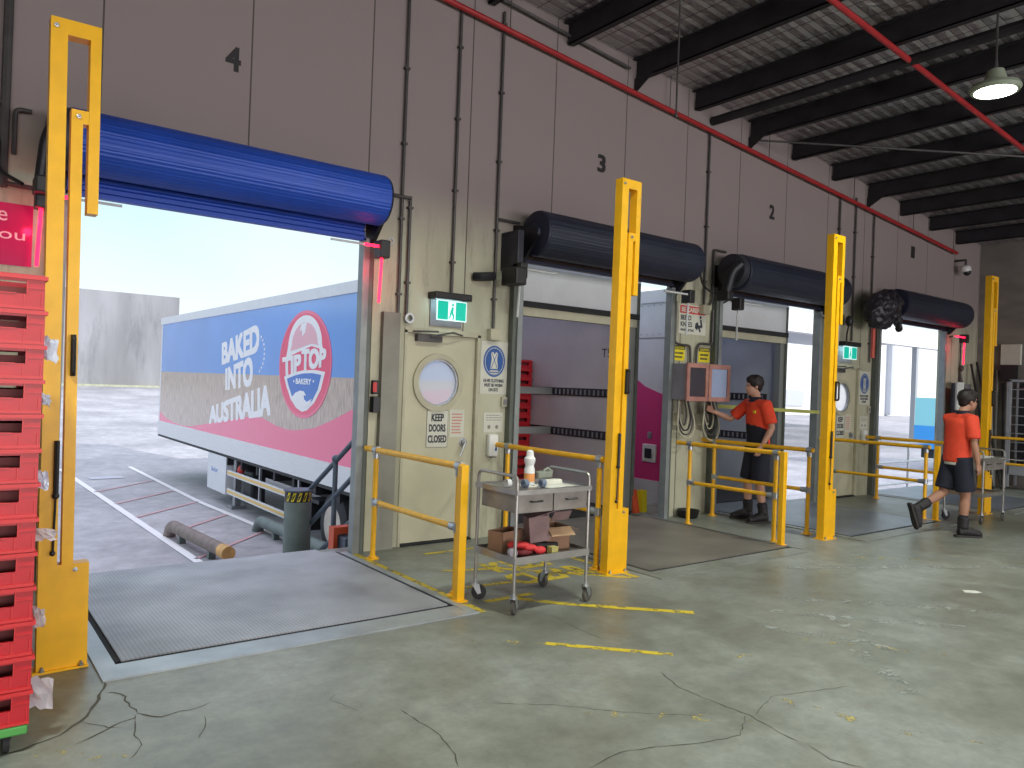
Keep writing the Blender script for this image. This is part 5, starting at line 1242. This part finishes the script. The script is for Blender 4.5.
        bm = BM(); prism(bm, P, rect(a, 1.62, b, 2.88), 0, .003); obj('blue_sky_wrap', bm, M['tblue'], lw)
        wave = [(22.08, .56), (21.4, .42), (20.61, .34), (19.8, .32), (19.07, .34), (17.55, .50), (16, .68), (14.91, .80), (14.12, .82), (13.38, .72), (12.9, .69), (12.5, .70), (11.71, .79), (11.01, .96), (10.36, 1.15), (9, 1.45), (7.15, 1.55)]
        bm = BM(); prism(bm, P, Q(wave) + [(b, 1.62), (a, 1.62)], 0, .003); obj('wheat_wrap', bm, M['twheat'], lw)
        bm = BM(); prism(bm, P, [(a, .30), (b, .30)] + Q(wave[::-1]), 0, .003); obj('crimson_wave', bm, M['tpink'], lw)
        w = .003
        bm = BM()
        text(bm, P, 'BAKED', 0, 0, 0, 0, w, .09, quad=[(-16.69, 1.83), (-14.45, 2.08), (-14.51, 2.58), (-16.74, 2.25)], t=.002)
        text(bm, P, 'INTO', 0, 0, 0, 0, w, .09, quad=[(-16.38, 1.29), (-14.75, 1.42), (-14.81, 1.96), (-16.43, 1.71)], t=.002)
        text(bm, P, 'AUSTRALIA', 0, 0, 0, 0, w, .09, quad=[(-17.46, .51), (-13.73, .91), (-13.79, 1.44), (-17.5, .86)], t=.002)
        obj('slogan_lettering', bm, M['twhite'], lw)
        cu, cv = -12.22, 1.82
        bm = BM(); prism(bm, P, ell(cu, cv, 1.12, .90, 48), w, w + .004); obj('logo_oval', bm, M['tpinkdark'], lw)
        bm = BM(); ring(bm, P, cu, cv, 1.12, .90, .05, w + .004, w + .006, 48); obj('logo_border', bm, M['tpink'], lw)
        # crown of the loaf, an outlined arch with pale filling
        arch = ell(cu, 2.12, .72, .52, 24, 0.05, pi - .05)
        bm = BM(); prism(bm, P, [(cu + .80, 2.05), (cu + .74, 2.10)] + arch[::1] + [(cu - .78, 1.99), (cu - .80, 1.93), (cu - .3, 2.02), (cu + .3, 2.12)], w + .004, w + .006); obj('logo_arch', bm, M['twhite'], lw)
        bm = BM(); prism(bm, P, [(cu + .60, 2.13)] + ell(cu, 2.14, .55, .38, 20, .05, pi - .05) + [(cu - .60, 2.05), (cu - .3, 2.08), (cu + .3, 2.16)], w + .006, w + .008); obj('logo_loaf', bm, M['tpale'], lw)
        bm = BM(); prism(bm, P, [(cu - .14, 2.5), (cu - .22, 2.38), (cu - .12, 2.40), (cu - .10, 2.28), (cu + .02, 2.36), (cu + .08, 2.52)], w + .008, w + .009); obj('logo_highlight', bm, M['twhite'], lw)
        bm = BM(); text(bm, P, 'TIP', 0, 0, 0, 0, w + .006, .10, quad=[(-13.10, 1.60), (-12.36, 1.70), (-12.36, 1.98), (-13.16, 1.92)], t=.002)
        text(bm, P, 'TOP', 0, 0, 0, 0, w + .006, .10, quad=[(-12.28, 1.72), (-11.36, 1.80), (-11.34, 2.06), (-12.30, 2.06)], t=.002); obj('logo_lettering', bm, M['twhite'], lw)
        sh = [(cu - .86, 1.60), (cu - .4, 1.68), (cu, 1.72), (cu + .45, 1.73), (cu + .88, 1.70), (cu + .74, 1.42), (cu + .5, 1.2), (cu + .2, 1.06), (cu, 1.03), (cu - .25, 1.08), (cu - .52, 1.22), (cu - .72, 1.42)]
        bm = BM(); prism(bm, P, sh, w + .004, w + .006); obj('logo_shield_border', bm, M['twhite'], lw)
        bm = BM(); prism(bm, P, [(cu + (u - cu) * .84, 1.40 + (v - 1.40) * .84) for u, v in sh], w + .006, w + .008); obj('logo_shield', bm, M['tlogoblue'], lw)
        bm = BM(); prism(bm, P, [(cu - .46, 1.26), (cu - .3, 1.34), (cu - .1, 1.38), (cu + .06, 1.37), (cu + .16, 1.30), (cu + .06, 1.31), (cu + .08, 1.24), (cu + .2, 1.20), (cu + .40, 1.26), (cu + .3, 1.16), (cu + .1, 1.09), (cu - .1, 1.09), (cu - .34, 1.16)], w + .008, w + .010); obj('logo_swirl', bm, M['twhite'], lw)
        bm = BM(); text(bm, P, 'BAKERY', cu - .30, 1.49, cu + .34, 1.58, w + .008, .06, t=.001); prism(bm, P, ell(cu - .4, 1.53, .03, .02, 8), w + .008, w + .009); prism(bm, P, ell(cu + .44, 1.545, .03, .02, 8), w + .008, w + .009); obj('logo_bakery_lettering', bm, M['twhite'], lw)
        bm = BM()
        for k in range(9): a_ = -.9 + k * .22; prism(bm, P, ell(-14.75 + .62 * cos(a_), 2.02 + .42 * sin(a_), .035, .03, 6), w, w + .001)
        obj('small_round_print', bm, M['twhite'], lw)
        P = Pl((x1 - .07, 0, 0), (0, -1, 0), (0, 0, 1), (-1, 0, 0))
        bm = BM(); text(bm, P, 'T5', -7.62, 2.03, -7.44, 2.15, 0.0003, 0); obj('unit_lettering', bm, M['signink'], rw)
    else:
        P = SD(x0 - .001)
        bm = BM(); prism(bm, P, [(-y1 + .1, .30), (-y0 - .15, .30), (-y0 - .15, 1.50), (-7.45, 1.57), (-7.73, 1.66), (-7.9, 1.76), (-8.4, 2.1), (-9.2, 2.4), (-y1 + .1, 2.6)], 0, .003); obj('magenta_wrap', bm, M['tmagenta'], lw)
        bm = BM()
        for z in (2.42, 2.84):
            for k in range(30): prism(bm, P, ell(-7.25 - k * .12, z, .010, .010, 6), 0, .006)
        obj('rivets', bm, M['galv'], lw)
        obj('panel_lip', bbox(x0 - .006, x0 - .001, y0 + .2, y1, 2.36, 2.375), M['bargrey'], lw)
        t2 = obj('socket_plate', bbox(x0 - .03, x0 - .004, 7.46, 7.72, .56, .82, .01), M['white'], lw)
        obj('socket', bbox(x0 - .05, x0 - .031, 7.53, 7.66, .62, .76, .01), M['motor'], lw); obj('small_lamp', bbox(x0 - .02, x0 - .004, 7.56, 7.64, .9, 1.0, .01), M['galv'], lw)
    return t
trailer(4.95, 7.42, 7.0, 22.2, 'big', 'long bakery trailer with blue, wheat and crimson wrap backed up to bay 3', 1)
trailer(8.36, 10.82, 7.0, 18.0, 'plain', 'trailer with magenta side and blue grey lining backed up to bay 2', 2)

# yellow strap across bay 2
bm = BM(); prism(bm, WL(6.395), [(8.33, 1.40), (10.78, 1.34), (10.78, 1.39), (8.33, 1.45)], 0, .004); tag(obj('barrier_strap', bm, mat('lime webbing', (.42, .44, .12), .7)), 'lime yellow barrier strap stretched across bay 2 behind the man', 'strap')

# ---------------------------------------------------------------- people
def voxel(bm, vs, smooth=3):
    bmesh.ops.recalc_face_normals(bm, faces=bm.faces)
    me = bpy.data.meshes.new('v'); bm.to_mesh(me); bm.free()
    o = bpy.data.objects.new('v', me); C.objects.link(o)
    r = o.modifiers.new('r', 'REMESH'); r.mode = 'VOXEL'; r.voxel_size = vs
    s = o.modifiers.new('s', 'SMOOTH'); s.factor = .5; s.iterations = smooth
    dg = bpy.context.evaluated_depsgraph_get()
    m2 = bpy.data.meshes.new_from_object(o.evaluated_get(dg)); b = BM(); b.from_mesh(m2)
    bpy.data.objects.remove(o); bpy.data.meshes.remove(me); bpy.data.meshes.remove(m2)
    return b
def loft(bm, secs, n=16):
    """secs: (center, u vector, v vector) ellipses"""
    rings = [[bm.verts.new(c + u * cos(2 * pi * k / n) + v * sin(2 * pi * k / n)) for k in range(n)] for c, u, v in secs]
    for i in range(len(rings) - 1):
        for k in range(n): bm.faces.new((rings[i][k], rings[i][(k + 1) % n], rings[i + 1][(k + 1) % n], rings[i + 1][k]))
    bm.faces.new(rings[0]); bm.faces.new(rings[-1])
def person(label, origin, F, J, shirt, skin, navyfront, yaw_head):
    O = Vector(origin); F = Vector((F[0], F[1], 0)).normalized(); R = Vector((F.y, -F.x, 0)); Z = Vector((0, 0, 1))
    L = lambda p: O + F * p[0] + R * p[1] + Z * p[2]
    t = thing('person', label, 'person', (O.x, O.y, 0), 'warehouse workers')
    hf = (F * cos(yaw_head) + R * sin(yaw_head)).normalized(); hr = Vector((hf.y, -hf.x, 0))
    hc = L(J['head']); HL = lambda f, r, z: hc + hf * f + hr * r + Z * z
    j = {k: L(v) for k, v in J.items() if isinstance(v, tuple)}
    # ---- body: one skin surface
    bm = BM()
    def ball(c, rf, rr, rz, hf_=hf, hr_=hr):
        q = bmesh.ops.create_icosphere(bm, subdivisions=3, radius=1)
        for v in q['verts']: v.co = c + hf_ * v.co.x * rf + hr_ * v.co.y * rr + Z * v.co.z * rz
    ball(HL(-.01, 0, .035), .095, .076, .095)            # cranium
    ball(HL(.022, 0, -.035), .070, .060, .085)           # face
    ball(HL(.045, 0, -.085), .036, .036, .030)           # chin
    tube(bm, [HL(.072, 0, .015), HL(.104, 0, -.028), HL(.085, 0, -.04)], [.010, .015, .010], 8)   # nose
    ball(HL(.078, 0, .028), .018, .045, .010)            # brow
    ball(HL(.082, 0, -.062), .012, .022, .006); ball(HL(.080, 0, -.072), .012, .020, .007)   # lips
    for s in (-1, 1): ball(HL(-.008, s * .078, -.01), .016, .009, .030); ball(HL(-.002, s * .082, -.022), .010, .006, .012)   # ears
    tube(bm, [j['neck'] - Z * .04, j['neck'] + Z * .02, hc - Z * .05 - hf * .015], [.066, .056, .055], 16)
    pel, ch, nk = j['pelvis'], j['chest'], j['neck']
    loft(bm, [(pel - Z * .09, F * .09, R * .13), (pel, F * .105, R * .16), (pel + Z * .12, F * .095, R * .14), (ch - Z * .05, F * .095, R * .145), (ch + Z * .08, F * .088, R * .14), (nk - Z * .05, F * .06, R * .09), (nk, F * .052, R * .056)])
    for s in 'LR':
        sg = -1 if s == 'L' else 1
        a, b, c = j['sh' + s], j['el' + s], j['wr' + s]
        tube(bm, [nk - Z * .05 + R * sg * .05, a, a.lerp(b, .3), a.lerp(b, .7), b, b.lerp(c, .3), c.lerp(b, .15), c], [.06, .056, .05, .043, .038, .041, .028, .025], 14)
        d = (j['ha' + s] - c).normalized(); side = j['th' + s] - c; side = (side - d * side.dot(d)).normalized(); nn = d.cross(side)
        pc = c + d * .045
        loft(bm, [(c - d * .01, side * .026, nn * .020), (c + d * .03, side * .036, nn * .017), (c + d * .07, side * .041, nn * .016), (c + d * .09, side * .039, nn * .013)], 12)
        curl = J.get('curl' + s, .5)
        pl_ = J.get('pn' + s, 1)
        for q, (off, ln) in enumerate(((.030, .068), (.011, .078), (-.010, .072), (-.029, .056))):
            p0 = c + d * .085 + side * off; d1 = (d * cos(curl * .6) + nn * pl_ * sin(curl * .6)); d2 = (d * cos(curl * 1.5) + nn * pl_ * sin(curl * 1.5)); d3 = (d * cos(curl * 2.4) + nn * pl_ * sin(curl * 2.4))
            p1 = p0 + d1 * ln * .42; p2 = p1 + d2 * ln * .32; p3 = p2 + d3 * ln * .26
            tube(bm, [p0 - d * .01, p1, p2, p3], [.0095, .009, .008, .006], 8)
        p0 = c + d * .025 + side * .028; p1 = p0 + (d * .7 + side * .7).normalized() * .035; p2 = p1 + (d * .9 + side * .25 + nn * pl_ * .35).normalized() * .032
        tube(bm, [p0, p1, p2], [.013, .0105, .008], 8)
        h, k, an, to = j['hip' + s], j['kn' + s], j['an' + s], j['to' + s]
        tube(bm, [h + Z * .06, h, h.lerp(k, .4), k.lerp(h, .12), k, k.lerp(an, .3), k.lerp(an, .7), an], [.09, .092, .08, .062, .055, .057, .042, .038], 16)
    obj('body', voxel(bm, .009, 3), skin, t, True, ang=180)
    for s in (-1, 1):
        bm = BM(); q = bmesh.ops.create_icosphere(bm, subdivisions=2, radius=.0085)
        for v in q['verts']: v.co += HL(.078, s * .030, .006)
        obj('eye', bm, M['eye'], t, True)
    # ---- hair
    bm = BM()
    ball(HL(-.022, 0, .052), .108, .093, .103); ball(HL(.035, 0, .088), .066, .068, .050); ball(HL(-.06, 0, .0), .052, .070, .075)
    for k in range(16):
        a_ = k * 2.4; q_ = .035 + .05 * ((k * 7) % 5) / 5; ball(HL(-.01 + q_ * cos(a_), q_ * .9 * sin(a_), .05 + .092 * sqrt(max(0, 1 - (q_ / .1) ** 2))), .028, .024, .016)
    obj('hair', voxel(bm, .010, 1), M['hair'], t, True, ang=180)
    # ---- shirt
    bm = BM(); sl = J.get('shirtlen', -.08)
    loft(bm, [(pel + Z * sl, F * .135, R * .19), (pel + Z * .08, F * .128, R * .178), (ch - Z * .08, F * .128, R * .185), (ch + Z * .06, F * .128, R * .19), (ch + Z * .11, F * .122, R * .175), (nk - Z * .055, F * .105, R * .135), (nk - Z * .008, F * .078, R * .082)], 24)
    for s in 'LR':
        a, b = j['sh' + s], j['el' + s]; sg = -1 if s == 'L' else 1
        tube(bm, [nk - Z * .07 + R * sg * .06, a - Z * .004, a.lerp(b, .35), a.lerp(b, .82)], [.075, .080, .077, .078], 18)
    b = voxel(bm, .013, 4)
    o = obj('shirt', b, [shirt, M['navy']], t, True, ang=180)
    if navyfront:
        loc = wpos(o)
        for f in o.data.polygons:
            c_ = f.center + loc - O; fr, rt = c_.dot(F), c_.dot(R)
            if fr > -.045 and c_.z < 1.19 + .35 * (fr - .05) and abs(rt) < .205: f.material_index = 1
    bm = BM()
    loft(bm, [(nk - Z * .035 + F * .01, F * .090, R * .098), (nk + Z * .012, F * .074, R * .076), (nk + Z * .03 - F * .01, F * .066, R * .068)], 20)
    obj('collar', bm, M['navy'], t, True)
    if navyfront: 
        bm = BM(); prism(bm, Pl(L((.128, -.10, 0)) * 1.0, -R * 1.0, Z, F), rect(-.025, 1.365, .025, 1.40), -.02, .006); obj('chest_badge', bm, M['signyellow'], t)
    else:
        bm = BM(); loft(bm, [(pel + Z * (sl - .035), F * .128, R * .178), (pel + Z * (sl + .02), F * .130, R * .182)], 24); obj('undershirt_hem', voxel(bm, .012, 2), M['signwhite'], t, True, ang=180)
    # ---- shorts
    bm = BM()
    loft(bm, [(pel - Z * .12, F * .115, R * .165), (pel, F * .122, R * .175), (pel + Z * .06, F * .112, R * .158)], 20)
    for s in 'LR':
        h, k = j['hip' + s], j['kn' + s]; tube(bm, [h + Z * .05, h.lerp(k, .3), h.lerp(k, J.get('shortlen', .9))], [.108, .108, .108], 18)
    obj('shorts', voxel(bm, .013, 4), M['navy'], t, True, ang=180)
    # ---- boots and socks
    for s in 'LR':
        k, an, to = j['kn' + s], j['an' + s], j['to' + s]; up = (k - an).normalized(); fd = (to - an); fd = (fd - up * fd.dot(up)); fdn = (to - an).normalized(); sd_ = fdn.cross(up).normalized(); dn = fdn.cross(sd_).normalized()
        if dn.dot(up) > 0: dn = -dn
        bm = BM(); tube(bm, [an + up * .09, an + up * .17], [.052, .050], 16); obj('sock', bm, M['navy'], t, True)
        bm = BM(); tube(bm, [an + up * .15, an + up * .08, an + up * .02], [.066, .060, .060], 16)
        heel = an - fdn * .055 + dn * .03
        loft(bm, [(heel, sd_ * .040, dn * .050), (an + dn * .012, sd_ * .050, dn * .070), (an + fdn * .09 + dn * .022, sd_ * .050, dn * .060), (an + fdn * .17 + dn * .038, sd_ * .056, dn * .046), (an + fdn * .225 + dn * .048, sd_ * .042, dn * .032)], 16)
        bt = obj('boot', voxel(bm, .009, 3), M['boot'], t, True, ang=180)
        bm = BM(); Pp = Pl(an + dn * .078, fdn, sd_, dn)
        prism(bm, Pp, [(-.09, -.03), (-.07, -.042), (.02, -.038), (.12, -.05), (.19, -.05), (.24, -.025), (.24, .025), (.19, .05), (.12, .05), (.02, .038), (-.07, .042), (-.09, .03)], -.012, .012); obj('sole', bm, M['sole'], bt)
    return t
JA = dict(pelvis=(0, 0, .97), chest=(.02, 0, 1.34), neck=(.045, 0, 1.54), head=(.085, 0, 1.70),
          shL=(.02, -.20, 1.475), elL=(-.03, -.27, 1.19), wrL=(.10, -.26, .96), haL=(.14, -.25, .86), thL=(.2, -.26, .93), curlL=.55, pnL=1,
          shR=(.04, .20, 1.475), elR=(.22, .32, 1.27), wrR=(.46, .34, 1.36), haR=(.54, .34, 1.40), thR=(.47, .34, 1.45), curlR=.9, pnR=-1,
          hipL=(0, -.095, .93), knL=(.03, -.12, .50), anL=(-.03, -.14, .09), toL=(.17, -.16, .085),
          hipR=(0, .095, .93), knR=(.05, .13, .50), anR=(.02, .15, .09), toR=(.22, .17, .085), shortlen=.95, shirtlen=-.06)
person('man in orange and navy hi-vis shirt reaching to the cabinet at bay 2', (8.36, 5.78, 0), (-.90, .43, 0), JA, M['hivis'], M['skin'], True, .15)
JB = dict(pelvis=(0, 0, .93), chest=(.01, 0, 1.28), neck=(.06, 0, 1.47), head=(.12, 0, 1.61),
          shL=(.02, -.185, 1.40), elL=(.14, -.22, 1.15), wrL=(.30, -.18, .98), haL=(.38, -.16, .93), thL=(.32, -.14, 1.02), curlL=.6, pnL=1,
          shR=(.03, .185, 1.40), elR=(.03, .24, 1.12), wrR=(.08, .25, .88), haR=(.10, .25, .79), thR=(.16, .22, .86), curlR=.5, pnR=-1,
          hipL=(0, -.09, .90), knL=(-.09, -.10, .50), anL=(-.42, -.10, .30), toL=(-.36, -.10, .12),
          hipR=(0, .09, .90), knR=(.05, .10, .49), anR=(.02, .11, .09), toR=(.22, .12, .085), shortlen=.88, shirtlen=-.05)
person('man in plain orange shirt and navy shorts walking past bay 1', (9.84, 4.03, 0), (.86, -.51, 0), JB, M['hivis2'], M['skin2'], False, .1)
